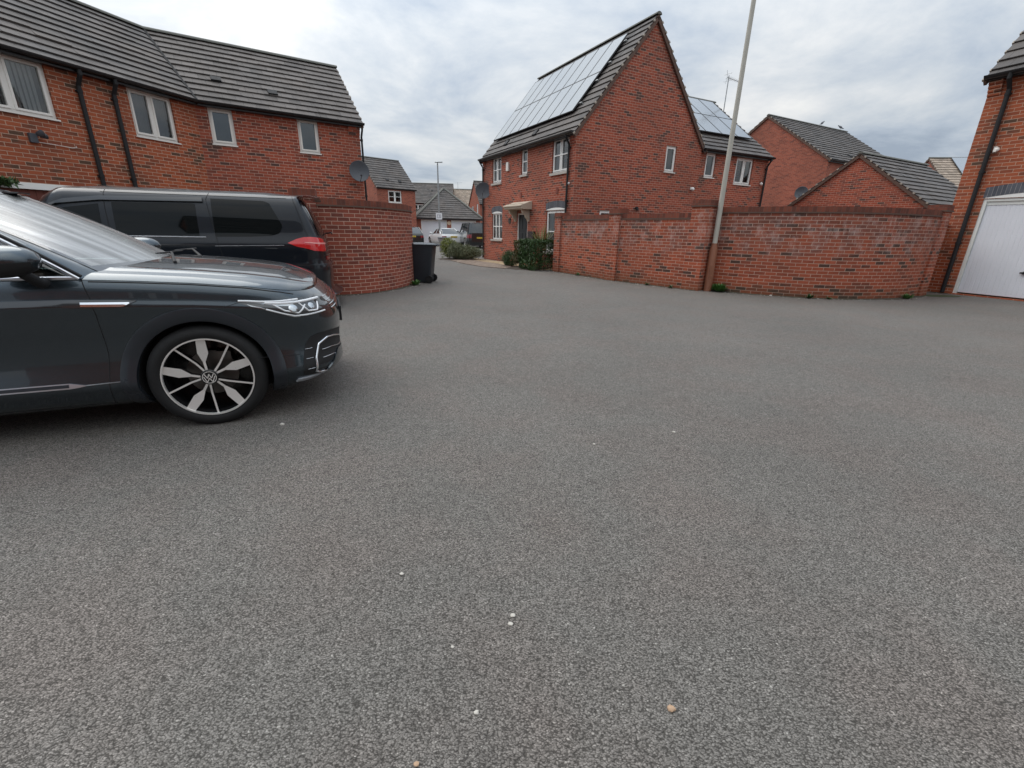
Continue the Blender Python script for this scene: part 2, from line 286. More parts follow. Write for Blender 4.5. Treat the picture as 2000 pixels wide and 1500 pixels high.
M=dict(farglass=plain('distant_car_glass',(.02,.026,.03),.05,spec=1.0), lip=plain('silver_lip',(.42,.44,.47),.35,metal=.3),
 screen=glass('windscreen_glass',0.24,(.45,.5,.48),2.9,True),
 carside=glass('side_glass',0.0,(.2,.24,.23),1.7),
 brick=brick('red_brick'),
 brick_o=brick('orange_brick',main=(.455,.118,.052),alt=(.37,.094,.046),dark=(.13,.075,.05),mortar=(.56,.37,.27),seed=3.3),
 brick_f=brick('far_red_brick',main=(.42,.125,.078),alt=(.36,.105,.067),dark=(.2,.07,.055),mortar=(.38,.22,.17),darkamt=.2,seed=7.1),
 brick_w=brick('wall_brick',main=(.425,.103,.052),alt=(.34,.083,.045),dark=(.10,.055,.042),efflo=.95,seed=1.7),
 brick_w2=brick('wall_brick_purple',main=(.33,.088,.056),alt=(.27,.072,.05),dark=(.13,.06,.05),mortar=(.56,.37,.29),darkamt=.1,seed=5.2,dirt=.25),
 cope=brick('coping_brick',main=(.28,.08,.05),alt=(.19,.058,.04),dark=(.12,.05,.04),mortar=(.17,.1,.08),darkamt=.1,bw=.078,rh=.5,ms=.004,dirt=.55,offset=0,seed=2),
 blue=brick('blue_brick',main=(.125,.13,.15),alt=(.10,.105,.125),dark=(.07,.07,.08),mortar=(.30,.29,.29),darkamt=.1,bw=.075,rh=.6,ms=.0045,dirt=.05,offset=0),
 tile=tile('concrete_roof_tile',(.088,.082,.079),(.145,.12,.103)), tile_w=tile('weathered_roof_tile',(.10,.09,.084),(.17,.145,.127)), tile_t=tile('tan_roof_tile',(.30,.24,.19),(.36,.29,.22)),
 ridge=plain('ridge_tile',(.13,.13,.115),.8,noise=.35,nscale=8,bump=.3), mort=plain('verge_mortar',(.34,.30,.25),.85,noise=.3,nscale=12),
 verge=plain('verge_brown',(.11,.065,.048),.8,noise=.3,nscale=9),
 upvc=plain('white_upvc',(.84,.83,.80),.35), upvc_c=plain('cream_upvc',(.80,.765,.71),.4), sill=plain('stone_sill',(.46,.42,.38),.8,noise=.15,nscale=20),
 blackp=plain('black_plastic',(.012,.012,.013),.7,noise=.3,nscale=12), blackm=plain('matt_black',(.008,.008,.009),.8), gutter=plain('gutter_black',(.015,.015,.016),.35),
 glass=glass('window_glass'), carglass=glass('car_glass',0,(.25,.3,.29)), dark=plain('dark_interior',(.02,.02,.022),.9), curtain=plain('curtain',(.16,.18,.2),.9,noise=.15,nscale=3),
 blind=plain('vertical_blind',(.62,.63,.62),.8), frosted=plain('frosted_glass',(.10,.125,.14),.22,noise=.25,nscale=2.5),
 solar=plain('solar_glass',(.42,.425,.42),.16,metal=.92), solarf=plain('solar_frame',(.05,.052,.055),.6),
 gdoor=plain('white_steel_door',(.74,.75,.79),.45,noise=.06,nscale=2), gdoorf=plain('door_frame_paint',(.76,.77,.73),.5,noise=.12,nscale=6), cream=plain('cream_canopy',(.52,.45,.36),.6,noise=.1),
 fdoor=plain('dark_front_door',(.012,.014,.017),.45,spec=.3), fence=plain('red_brown_timber',(.16,.045,.03),.7,noise=.3,nscale=6),
 asphalt=asphalt(), dish=plain('dish_grey',(.07,.077,.09),.45,noise=.15), steel=plain('galvanised',(.33,.34,.34),.45,metal=.7,noise=.15), 
 polec=plain('pole_cream_grey',(.44,.42,.365),.55,noise=.18,nscale=5), poleb=plain('pole_brown_base',(.24,.095,.052),.5,noise=.3,nscale=6),
 flags=brick('beige_flags',main=(.50,.39,.25),alt=(.44,.33,.2),dark=(.36,.27,.17),mortar=(.2,.16,.11),bw=.45,rh=.45,ms=.008,darkamt=.2), cobble=brick('cobble_edge',main=(.33,.265,.21),alt=(.26,.20,.155),dark=(.17,.13,.105),mortar=(.16,.12,.1),bw=.2,rh=.1,ms=.01),
 soil=plain('soil',(.05,.035,.025),.95,noise=.5,nscale=14,bump=.8), moss=plain('moss_dirt',(.045,.055,.022),.95,noise=.6,nscale=20,bump=.6),
 binb=plain('bin_black',(.014,.018,.024),.42,noise=.25,nscale=4), bing=plain('bin_grey',(.22,.21,.22),.6,noise=.35,nscale=4), binl=plain('bin_lid',(.02,.025,.032),.22),
 rubber=plain('tyre_rubber',(.007,.007,.0075),.75,noise=.3,nscale=40), alu=plain('machined_alloy',(.80,.78,.75),.42,metal=.55), rimb=plain('rim_gloss_black',(.008,.008,.009),.2), chrome=plain('chrome',(.82,.83,.85),.12,metal=1),
 satin=plain('satin_silver',(.62,.64,.68),.3,metal=1), brake=plain('brake_disc',(.14,.135,.13),.4,metal=1), caliper=plain('caliper',(.2,.2,.2),.5,metal=.6),
 suv=paint('grey_metallic_paint',(.052,.067,.079),.85,.27,coatior=1.42), suvtrim=plain('arch_trim',(.021,.025,.031),.3,noise=.1,nscale=4), van=paint('blue_black_paint',(.003,.006,.011),.25,.35,False,.75,coatior=1.42), white=paint('white_paint',(.75,.76,.76),0,.4,False), rr=paint('black_green_paint',(.012,.016,.017),.3,.3,False),
 tint=plain('privacy_glass',(.003,.0045,.005),.03,coat=.0,spec=.28), red=plain('red_lens',(.55,.012,.015),.12,coat=1), redd=plain('dark_red_lens',(.2,.005,.008),.15,coat=1), clear=plain('lamp_reflector',(.5,.53,.55),.12,metal=.9), lampdark=plain('lamp_dark',(.03,.033,.036),.12,coat=1), drl=plain('light_guide',(.8,.82,.84),.2),
 plate=plain('yellow_plate',(.68,.5,.06),.4), letter=plain('plate_letter',(.01,.01,.01),.5), signw=plain('sign_white',(.72,.72,.74),.5), stone=plain('pale_stone',(.5,.47,.42),.8,noise=.25,nscale=60), stoneo=plain('tan_stone',(.42,.28,.18),.8,noise=.3,nscale=60),
 leafd=leafmat('dark_leaf',(.012,.038,.010),(.055,.11,.025)), leafy=leafmat('yellow_leaf',(.12,.14,.02),(.2,.23,.04)), leafl=leafmat('lavender_leaf',(.07,.10,.045),(.20,.21,.12)), leafs=leafmat('spiky_leaf',(.05,.08,.02),(.28,.27,.10)), leafb=leafmat('brown_leaf',(.09,.05,.025),(.10,.12,.035)), leafg=leafmat('fresh_leaf',(.03,.10,.02),(.09,.2,.04)),
 wood=plain('stem_brown',(.07,.045,.03),.85), paper=plain('pale_litter',(.6,.55,.52),.7), lampg=plain('lantern_glass',(.25,.25,.24),.1), terra=plain('planter_dark',(.03,.03,.032),.6))
PEB=[(.020,1.243,.0095,'stone','pale stone, farther of the two close together in the foreground'),(.012,1.206,.0095,'stone','pale stone, nearer of the two close together in the foreground'),(.485,.920,.012,'stoneo','tan stone, biggest one, at the bottom right of the foreground'),(-.084,.899,.008,'stone','pale stone alone at the bottom middle, near the picture edge'),(-.429,1.436,.009,'stone','small pale stone left of the close pair'),(-1.603,2.834,.016,'stone','white stone just in front of the grey SUV wheel'),(1.142,2.837,.012,'stone','pale stone far out on the open tarmac to the right'),(-.181,1.111,.006,'stone','tiny pale stone between the close pair and the lone stone'),(-.229,.765,.008,'stoneo','brownish stone cut by the bottom edge of the picture'),(.547,2.63,.010,'stone','pale stone in the middle distance of the open tarmac'),(5.93,10.38,.03,'stone','white chip lying at the foot of the curved right wall'),(3.35,12.25,.02,'stone','pale chip at the wall foot left of the tall pier')]
# ---------------------------------------------------------------- building kit
def T4(cols,org=(0,0,0)):
    m=Matrix.Identity(4)
    for j,c in enumerate(cols):
        for i in range(3): m[i][j]=c[i]
    for i in range(3): m[i][3]=org[i]
    return m
# face frames: (s along wall seen from outside left->right, o outward, z)
def face_front(L,D): return T4([(1,0,0),(0,-1,0),(0,0,1)],(0,0,0))
def face_right(L,D): return T4([(0,1,0),(1,0,0),(0,0,1)],(L,0,0))
def face_back(L,D): return T4([(-1,0,0),(0,1,0),(0,0,1)],(L,D,0))
def face_left(L,D): return T4([(0,-1,0),(-1,0,0),(0,0,1)],(0,D,0))
def wall(mb,F,L,z0,z1,ops=(),gable=None,rev=.09,s0=0,m=0,apex=None):
    xs=sorted({s0,L,*[o[0] for o in ops],*[o[1] for o in ops]}); zs=sorted({z0,z1,*[o[2] for o in ops],*[o[3] for o in ops]})
    mb.M=F
    for i in range(len(xs)-1):
        for j in range(len(zs)-1):
            a,b,c,d=xs[i],xs[i+1],zs[j],zs[j+1]
            if any(o[0]<=a+1e-6 and o[1]>=b-1e-6 and o[2]<=c+1e-6 and o[3]>=d-1e-6 for o in ops): continue
            mb.face([(a,0,c),(b,0,c),(b,0,d),(a,0,d)],[(a,c),(b,c),(b,d),(a,d)],m)
    for o in ops:
        a,b,c,d=o[:4]; r=-rev
        mb.face([(a,0,c),(a,0,d),(a,r,d),(a,r,c)],[(0,c),(0,d),(rev,d),(rev,c)],m)
        mb.face([(b,0,d),(b,0,c),(b,r,c),(b,r,d)],[(0,d),(0,c),(rev,c),(rev,d)],m)
        mb.face([(a,0,d),(b,0,d),(b,r,d),(a,r,d)],[(a,0),(b,0),(b,rev),(a,rev)],m)
        mb.face([(b,0,c),(a,0,c),(a,r,c),(b,r,c)],[(b,0),(a,0),(a,rev),(b,rev)],m)
    if gable:
        ap=apex if apex is not None else (s0+L)/2
        mb.face([(s0,0,z1),(L,0,z1),(ap,0,gable)],[(s0,z1),(L,z1),(ap,gable)],m)
    mb.M=Matrix.Identity(4)
def slope(mb,a,b,c,d,step=.3,h=.040,m=0):
    "a-b eave, d-c ridge, seen from outside a is left"
    a,b,c,d=map(Vector,(a,b,c,d)); e=(b-a).normalized(); n=(b-a).cross(d-a)
    if n.length<1e-6: n=(b-a).cross(c-a)
    n.normalize(); up=n.cross(e).normalized(); H=(d-a).dot(up); k=max(1,round(H/step))
    for i in range(k):
        t0,t1=i/k,(i+1)/k
        l0,r0=a.lerp(d,t0),b.lerp(c,t0); l1,r1=a.lerp(d,t1),b.lerp(c,t1)
        u=lambda p:(p-a).dot(e)
        v0=i*.3;v1=(i+1)*.3
        g=h*.30; bk=up*.08; ns=max(1,min(40,round((r0-l0).length/.6))); rj=random.Random(i*7+int(a.x*31)+int(a.z*17))
        for q in range(ns):
            f0,f1=q/ns,(q+1)/ns; p0,p1=l0.lerp(r0,f0),l0.lerp(r0,f1); s0_,s1_=l1.lerp(r1,f0),l1.lerp(r1,f1)
            hj=h+rj.uniform(-.006,.007); gj=g+rj.uniform(-.003,.004); sl=up*rj.uniform(-.006,.006); tl=rj.uniform(-.003,.003)
            P0,P1=p0+sl,p1+sl
            mb.face([P0+n*(hj+tl),P1+n*(hj-tl),s1_+n*.004,s0_+n*.004],[(u(p0),v0),(u(p1),v0),(u(s1_),v1),(u(s0_),v1)],m)
            mb.face([P0+n*gj,P1+n*gj,P1+n*(hj-tl),P0+n*(hj+tl)],[(u(p0),v0+.02),(u(p1),v0+.02),(u(p1),v0+.05),(u(p0),v0+.05)],m)
            mb.face([p0+n*gj+bk,p1+n*gj+bk,P1+n*gj,P0+n*gj],[(u(p0),v0+.1),(u(p1),v0+.1),(u(p1),v0+.02),(u(p0),v0+.02)],m)
        mb.face([r0,r1,r1+n*.004,r0+n*h],m=m); mb.face([l1,l0,l0+n*h,l1+n*.004],m=m)
    mb.face([b-n*.03,a-n*.03,d-n*.03,c-n*.03],m=m)
def ridge_tiles(mb,p,q,r=.11,seg=.45,m=0,drop=.03):
    p,q=Vector(p),Vector(q); d=q-p; n=max(1,round(d.length/seg)); t=d.normalized(); side=t.cross(Vector((0,0,1))).normalized(); up=side.cross(t).normalized()
    for i in range(n):
        a=p+d*(i/n); b=p+d*((i+1)/n)+t*.02
        pts=[]
        for k in range(9):
            an=math.pi*k/8; o=side*math.cos(an)*r+up*(math.sin(an)*r*.75-drop)
            pts.append((a+o,b+o*.985))
        for k in range(8): mb.face([pts[k][0],pts[k][1],pts[k+1][1],pts[k+1][0]],m=m)
        mb.face([x[0] for x in pts],m=m); mb.face([x[1] for x in reversed(pts)],m=m)
def verge(mb,eave,ridge,outv,m=0,step=.3,mc=1):
    "stepped mortar verge strip under tile edge; outv outward horizontal"
    a,b=Vector(eave),Vector(ridge); o=Vector(outv); d=b-a; up=Vector((0,0,1)); t=d.normalized(); nn=(up-t*up.dot(t)).normalized(); k=max(1,round(d.length/step))
    def bx(p,q,w,h0,h1,mm):
        c=[p+nn*h0,q+nn*h0,q+nn*h1,p+nn*h1]; c2=[x+o*w for x in c]
        mb.face(c,m=mm); mb.face(list(reversed(c2)),m=mm)
        for i in range(4):
            j=(i+1)%4; mb.face([c[j],c[i],c2[i],c2[j]],m=mm)
    bx(a,b,.055,-.11,-.012,m)
    for i in range(k):
        p=a+d*(i/k); bx(p+o*.04,p+t*.075+o*.04,.035,-.012,.036,mc)
def window(par,F,s0,s1,z0,z1,style='single',fm='upvc',sill='slim',back='dark',rev=.09,label=None,name='window',gl='glass'):
    "pane mesh > frame, sill, curtain"
    g=MB(F); d=-rev+.035; 
    g.face([(s0+.03,d-.02,z0+.03),(s1-.03,d-.02,z0+.03),(s1-.03,d-.02,z1-.03),(s0+.03,d-.02,z1-.03)])
    o=g.build(name,M[gl],par)
    if label: o['label']=label
    f=MB(F); t=.055; fr=d
    def bar(a,b,c,e,q=0,dd=.06): f.box(a,fr-dd,c,b,fr+q,e)
    bar(s0,s0+t,z0,z1); bar(s1-t,s1,z0,z1); bar(s0+t,s1-t,z0,z0+t); bar(s0+t,s1-t,z1-t,z1)
    def sash(a,b,c,e,q=.018,w=.04):
        bar(a,a+w,c,e,q); bar(b-w,b,c,e,q); bar(a+w,b-w,c,c+w,q); bar(a+w,b-w,e-w,e,q)
    a,b,c,e=s0+t,s1-t,z0+t,z1-t; mid=(a+b)/2; zm=(c+e)/2
    if style=='single': sash(a,b,c,e)
    if style=='plain': pass
    if style in('two','cross'):
        bar(mid-.03,mid+.03,c,e,.004); sash(a,mid-.03,c,e); sash(mid+.03,b,c,e)
    if style=='cross': bar(a+.04,b-.04,zm-.018,zm+.018,.022)
    if style=='bar1': sash(a,b,c,e); bar(a+.04,b-.04,zm-.018,zm+.018,.022)
    if style=='three':
        w3=(b-a)/3
        for i in (1,2): bar(a+w3*i-.028,a+w3*i+.028,c,e,.02)
        bar(a,b,zm-.02,zm+.02,.022)
    f.build('frame',M[fm],o)
    if sill:
        s=MB(F)
        if sill=='slim': s.box(s0-.02,-.05,z0-.028,s1+.02,.035,z0)
        else: s.box(s0-.05,-.06,z0-.075,s1+.05,.055,z0)
        s.build('sill',M['upvc_c' if sill=='slim' else 'sill'],o)
    if back=='blind':
        c_=MB(F); n=int((s1-s0-.1)/.075)
        for i in range(n):
            x=s0+.05+i*.075; c_.face([(x,d-.12,z0),(x+.07,d-.16,z0),(x+.07,d-.16,z1-.05),(x,d-.12,z1-.05)])
        c_.build('blind',M['blind'],o)
        k=MB(F); k.box(s0-.05,d-.30,z0-.05,s1+.05,d-.28,z1+.05); k.build('room_shade',M['curtain'],o)
    elif back=='curtain':
        c_=MB(F); n=20; P=[[(s0-.02+(s1-s0+.04)*i/n,d-.13-.02*math.sin(i*2.1),z) for z in (z0-.02,z1)] for i in range(n+1)]; c_.grid(P); c_.build('curtain',M['curtain'],o)
    elif back=='frosted':
        c_=MB(F); c_.face([(s0+.03,d-.026,z0+.03),(s1-.03,d-.026,z0+.03),(s1-.03,d-.026,z1-.03),(s0+.03,d-.026,z1-.03)]); c_.build('frosted_pane',M['frosted'],o)
    else:
        w=(s1-s0)
        for q,(u,v) in enumerate(((s0-.05,s0+w*.16),(s1-w*.16,s1+.05))):
            c_=MB(F); P=[[(u+(v-u)*i/8,d-.14-.02*math.sin(i*2.4),z) for z in (z0-.02,z1)] for i in range(9)]; c_.grid(P); c_.build('curtain',M['curtain'],o)
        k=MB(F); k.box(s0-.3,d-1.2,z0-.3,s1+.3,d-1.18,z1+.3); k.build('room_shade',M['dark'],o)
    return o
def arch(par,F,s0,s1,z0,rise=.07,h=.22,mat='blue',board=True,name='arch_lintel'):
    a=MB(F); n=14
    def zz(s): return z0+rise*(1-((s-(s0+s1)/2)/((s1-s0)/2))**2)
    P0=[];P1=[]
    for i in range(n+1):
        s=s0+(s1-s0)*i/n; P0.append((s,.006,zz(s))); P1.append((s,.006,zz(s)+h))
    for i in range(n):
        u0,u1=P0[i][0],P0[i+1][0]
        a.face([P0[i],P0[i+1],P1[i+1],P1[i]],[(u0,.05),(u1,.05),(u1,.05+h),(u0,.05+h)])
        a.face([(u0,-.02,zz(u0)),(u1,-.02,zz(u1)),P0[i+1],P0[i]],[(u0,.05),(u1,.05),(u1,.08),(u0,.08)])
        a.face([P1[i],P1[i+1],(u1,-.02,zz(u1)+h),(u0,-.02,zz(u0)+h)],[(u0,.05),(u1,.05),(u1,.08),(u0,.08)])
    for P in (0,n): 
        s=P0[P][0]; a.face([P0[P],(s,-.02,zz(s)),(s,-.02,zz(s)+h),P1[P]],m=0)
    a.build(name,M[mat],par)
    if board:
        b=MB(F)
        for i in range(n):
            u0,u1=s0+.04+(s1-s0-.08)*i/n,s0+.04+(s1-s0-.08)*(i+1)/n
            b.face([(u0,.002,z0-.012),(u1,.002,z0-.012),(u1,.002,zz(u1)),(u0,.002,zz(u0))]); 
        b.build('head_board',M['upvc'],par)
def eaves(par,F,L,z,ov=.16,l0=-.06,l1=.06,name='gutter'):
    "fascia + half round gutter along a face"
    f=MB(F); f.box(l0,-.0,z-.13,L+l1,ov-.045,z-.02); f.build('fascia',M['gutter'],par)
    g=MB(F); k=8; r=.062
    for s_a,s_b in ((l0,L+l1),):
        P=[[(s,ov+.02+r*math.cos(math.pi+math.pi*i/k),z-.025+r*math.sin(math.pi+math.pi*i/k)) for s in (s_a,s_b)] for i in range(k+1)]
        g.grid(P); 
        P2=[[(p[0],ov+.02+(p[1]-ov-.02)*.9,z-.025+(p[2]-z+.025)*.9) for p in r_] for r_ in P]; g.grid(P2,flip=True)
        for s in (s_a,s_b): g.face([P[i][0 if s==s_a else 1] for i in range(k+1)])
    g.build(name,M['gutter'],par)
def downpipe(par,F,s,ztop,zbot=.05,ov=.18,name='downpipe',wid=.036):
    p=MB(F); r=wid
    p.tube([(s,ov,ztop-.06),(s,ov,ztop-.16),(s,.06,ztop-.36),(s,.06,zbot)],r,10)
    z=ztop-.45
    while z>zbot+.2:
        p.tube([(s,.06,z-.03),(s,.06,z+.03)],r+.009,10); p.box(s-.055,.0,z-.014,s+.055,.05,z+.014); z-=1.6
    p.build(name,M['blackp'],par)
def dish(par,F,s,z,out=.35,rad=.33,face=(.1,1,.25),name='satellite_dish'):
    m=MB(F); c=Vector((s,out,z)); n=Vector(face).normalized(); x=n.cross(Vector((0,0,1))).normalized(); y=x.cross(n)
    Tm=T4([x,y,n],c)
    m.lathe([(0.001,-.07),(rad*.35,-.062),(rad*.7,-.036),(rad,0),(rad*.98,.006),(rad*.7,-.028),(rad*.35,-.054),(0.001,-.062)],26,T=Tm)
    m.tube([c-n*.06,Vector((s,.12,z-.12)),Vector((s,.0,z-.12))],.018,8)
    m.box(s-.06,0,z-.22,s+.06,.015,z-.02)
    tip=c+n*rad*1.15-y*rad*.55
    m.tube([c-y*rad*.98,tip],.010,6); m.tube([tip-n*.02,tip-n*.02+(-n)*.09],.03,10)
    m.build(name,M['dish'],par,smooth=True,angle=40)
def roof_gable(par,L,D,ze,zr,mat='tile',ov=.16,vo=.07,front=True,back=True,rt=True,vent=(),xl=None,ridge_y=None,lend=None,rend=None,vergem=True,h=.040):
    """ridge along x. lend/rend=(x at eave, x at ridge) override plan of ends (front slope)"""
    ry=D/2 if ridge_y is None else ridge_y; k=(zr-ze)/ry; kb=(zr-ze)/(D-ry)
    le,lr=lend or (-vo,-vo); re,rr=rend or (L+vo,L+vo)
    r=MB()
    if front: slope(r,(le,-ov,ze-k*ov),(re,-ov,ze-k*ov),(rr,ry,zr),(lr,ry,zr),h=h)
    if back: slope(r,(L+vo,D+ov,ze-kb*ov),(-vo,D+ov,ze-kb*ov),(lr,ry,zr),(rr,ry,zr),h=h)
    o=r.build('roof',M[mat],par)
    if rt:
        q=MB(); ridge_tiles(q,(lr,ry,zr+.02),(rr,ry,zr+.02)); q.build('ridge_tiles',M['ridge'],o)
    if vergem:
        for side,x in ((-1,-vo),(1,L+vo)):
            v=MB()
            if (side<0 and lend) or (side>0 and rend): continue
            xx=x-side*.045
            verge(v,(xx,-ov,ze-k*ov-.01),(xx,ry,zr-.01),(side,0,0)); verge(v,(xx,D+ov,ze-kb*ov-.01),(xx,ry,zr-.01),(side,0,0))
            v.build('verge',[M['verge'],M['mort']],o)
    if vent:
        n=Vector((0,-k,1)).normalized()
        for (x,t) in vent:
            q=MB()
            p=Vector((x,ry*t,ze+(zr-ze)*t)); up=Vector((0,1,k)).normalized()
            q.M=T4([(1,0,0),up,n],p); q.box(-.13,-.1,.0,.13,.12,.075); q.build('roof_vent',M['blackp'],o)
    return o
def shell(par,L,D,ze,zr,mat,ops={},name='wall',gl=True,gr=True,back=True,front=True):
    w=MB(); 
    if front: wall(w,face_front(L,D),L,0,ze,ops.get('f',()))
    wall(w,face_right(L,D),D,0,ze,ops.get('r',()),gable=zr if gr else None)
    wall(w,face_left(L,D),D,0,ze,ops.get('l',()),gable=zr if gl else None)
    if back: wall(w,face_back(L,D),L,0,ze,ops.get('b',()))
    return w.build(name,M[mat],par)
def kneeler(par,pts,mat='brick'):
    "corbelled brick steps: pts list of (F,s,z,width)"
    for F,s0,s1,z in pts:
        w=MB(F)
        for i in range(4): w.box(s0,0,z-.075*(4-i),s1,.028*(i+1),z-.075*(3-i))
        w.build('kneeler',M[mat],par)
# ---------------------------------------------------------------- ground
g=MB(); n=40
g.face([(-400,-300,0),(400,-300,0),(400,700,0),(-400,700,0)])
tag(g.build('ground',M['asphalt']),kind='structure')
def sheet(name,pts,z,mat,kind='structure',th=.0):
    b=MB(); b.face([(x,y,z) for x,y in pts])
    if th:
        for i in range(len(pts)):
            j=(i+1)%len(pts); b.face([(*pts[i],z-th),(*pts[j],z-th),(*pts[j],z),(*pts[i],z)])
    return tag(b.build(name,M[mat]),kind=kind)
# ---------------------------------------------------------------- central house
HX=Vector((.4615,-.8871,0)); HO=Vector((-1.49,22.34,0)); LC=7.33; DC=5.60
h=empty('brick_house',HO,math.atan2(HX.y,HX.x),'steep gabled red brick house with solar panels and a dark front door','house')
FF,FR,FB,FL=[f(LC,DC) for f in (face_front,face_right,face_back,face_left)]
ops_f=[(.95,1.85,3.25,4.29),(3.62,4.13,3.37,4.29),(5.90,6.92,3.22,4.30),(.93,2.0,.93,2.02),(3.42,4.27,.06,1.97),(5.66,6.95,.60,2.02)]
ops_r=[(3.85,4.36,3.42,4.27),(1.12,1.85,1.3,2.04)]
ZE,ZR=4.44,7.86
shell(h,LC,DC,ZE,ZR,'brick',{'f':ops_f,'r':ops_r})
window(h,FF,*ops_f[0],'cross',sill='stone'); window(h,FF,*ops_f[1],'bar1',sill='stone',back='frosted'); window(h,FF,*ops_f[2],'cross',sill='stone')
window(h,FF,*ops_f[3],'three',sill='stone'); window(h,FF,*ops_f[5],'cross',sill='stone')
window(h,FR,*ops_r[0],'single',back='frosted'); window(h,FR,*ops_r[1],'single',back='frosted')
arch(h,FF,ops_f[3][0]-.02,ops_f[3][1]+.02,2.03); arch(h,FF,ops_f[5][0]-.03,ops_f[5][1]+.03,2.04)
# front door
d=MB(FF); a,b_,c,e_=ops_f[4]; d.box(a+.05,-.09,c,b_-.05,-.045,e_-.05)
for i in range(2):
    for j in range(3): d.box(a+.13+i*.31,-.046,c+.2+j*.56,a+.37+i*.31,-.034,c+.62+j*.56)
do=d.build('front_door',M['fdoor'],h,bevel=.004)
f=MB(FF); f.box(a,-.09,c,a+.05,-.02,e_); f.box(b_-.05,-.09,c,b_,-.02,e_); f.box(a+.05,-.09,e_-.05,b_-.05,-.02,e_); f.build('frame',M['upvc'],do)
f=MB(FF); f.tube([(a+.12,-.035,1.0),(a+.12,.015,1.0),(a+.22,.015,1.0)],.011,6); f.box(a+.3,-.034,.95,a+.55,-.028,1.0); f.build('handle',M['chrome'],do)
# canopy on brackets
k=MB(FF); a0,b0=a-.35,b_+.32
k.M=FF@T4([(0,1,0),(0,0,1),(1,0,0)],(a0,0,0))
k.prism([(0,2.10),(.42,2.10),(.45,2.13),(.45,2.17),(.50,2.20),(.50,2.235),(.0,2.40)],0,b0-a0)
k.M=FF; k.box(a0+.1,.0,2.235,b0-.1,.40,2.30); co=k.build('door_canopy',M['cream'],h)
for s in (a-.16,b_+.06):
    k=MB(FF@T4([(0,1,0),(0,0,1),(1,0,0)],(s,0,0)))
    k.prism([(0,1.66),(.06,1.66),(.09,1.74),(.16,1.80),(.20,1.90),(.30,1.96),(.36,2.10),(0,2.10)],0,.1); k.build('bracket',M['cream'],co,bevel=.006)
# wall lantern, meter box, alarm box, dish, cameras
k=MB(FF); s=a-.42; k.tube([(s,0,1.83),(s,.10,1.86),(s,.14,1.80)],.012,6); k.lathe([(.001,.12),(.03,.10),(.075,.06),(.08,.05),(.001,.05)],8,T=T4([(1,0,0),(0,1,0),(0,0,1)],(s,.14,1.70)))
k.lathe([(.001,-.13),(.03,-.12),(.045,-.10),(.001,-.10)],8,T=T4([(1,0,0),(0,1,0),(0,0,1)],(s,.14,1.70)))
for i in range(4): an=i*math.pi/2+.78; k.tube([(s+.045*math.cos(an),.14+.045*math.sin(an),1.60),(s+.07*math.cos(an),.14+.07*math.sin(an),1.75)],.006,5)
lo=k.build('wall_lantern',M['blackp'],h); k=MB(FF); k.lathe([(.04,-.1),(.06,.05)],8,T=T4([(1,0,0),(0,1,0),(0,0,1)],(s,.14,1.70))); k.build('lantern_glass',M['lampg'],lo)
k=MB(FF); k.box(b_+.2,0,.75,b_+.66,.11,1.30); k.build('meter_box',plain('box_brown',(.028,.016,.018),.6),h,bevel=.01)
k=MB(FF); s=2.42; k.prism([(s,3.62),(s+.20,3.62),(s+.20,3.9),(s+.15,3.95),(s+.05,3.95),(s,3.9)],0,.07,T=T4([(1,0,0),(0,0,1),(0,1,0)])); k.build('alarm_box',M['upvc_c'],h,bevel=.008)
dish(h,FF,.48,3.0,.24,.35,(.9,.5,.15))
k=MB(FR); k.box(5.27,0,2.9,5.39,.04,2.98); k.lathe([(.001,.0),(.05,.0),(.062,.03),(.055,.075),(.03,.1),(.001,.105)],12,T=T4([(1,0,0),(0,-.5,-.87),(0,.87,-.5)],(5.33,.04,2.94))); k.build('security_camera',M['upvc'],h,smooth=True,angle=40)
k=MB(FR); k.tube([(2.73,0,2.16),(2.73,.06,2.16),(2.73,.08,2.09)],.05,10); k.build('wall_vent',M['blackp'],h)
tv_=plain('terracotta_vent',(.22,.06,.04),.8)
k=MB(FF); k.box(a+.2,0,2.56,a+.34,.03,2.74); k.build('air_vent',tv_,h); k=MB(FF); k.box(LC-1.05,0,2.56,LC-.93,.03,2.74); k.build('air_vent',tv_,h)
k=MB(FF); k.lathe([(.001,.06),(.04,.05),(.045,0)],10,T=T4([(1,0,0),(0,0,1),(0,1,0)],(LC-.30,0,2.83))); k.build('sensor',M['upvc'],h)
ro=roof_gable(h,LC,DC,ZE,ZR,'tile',ov=.18,vent=((1.9,.085),(4.3,.085)))
eaves(h,FF,LC,ZE-.10,.2); downpipe(h,FF,LC-.32,ZE-.1,.05,.2); downpipe(h,FF,.05,ZE-.1,.05,.2)
kneeler(h,[(FF,LC-.22,LC,ZE-.14),(FF,0,.22,ZE-.14)])
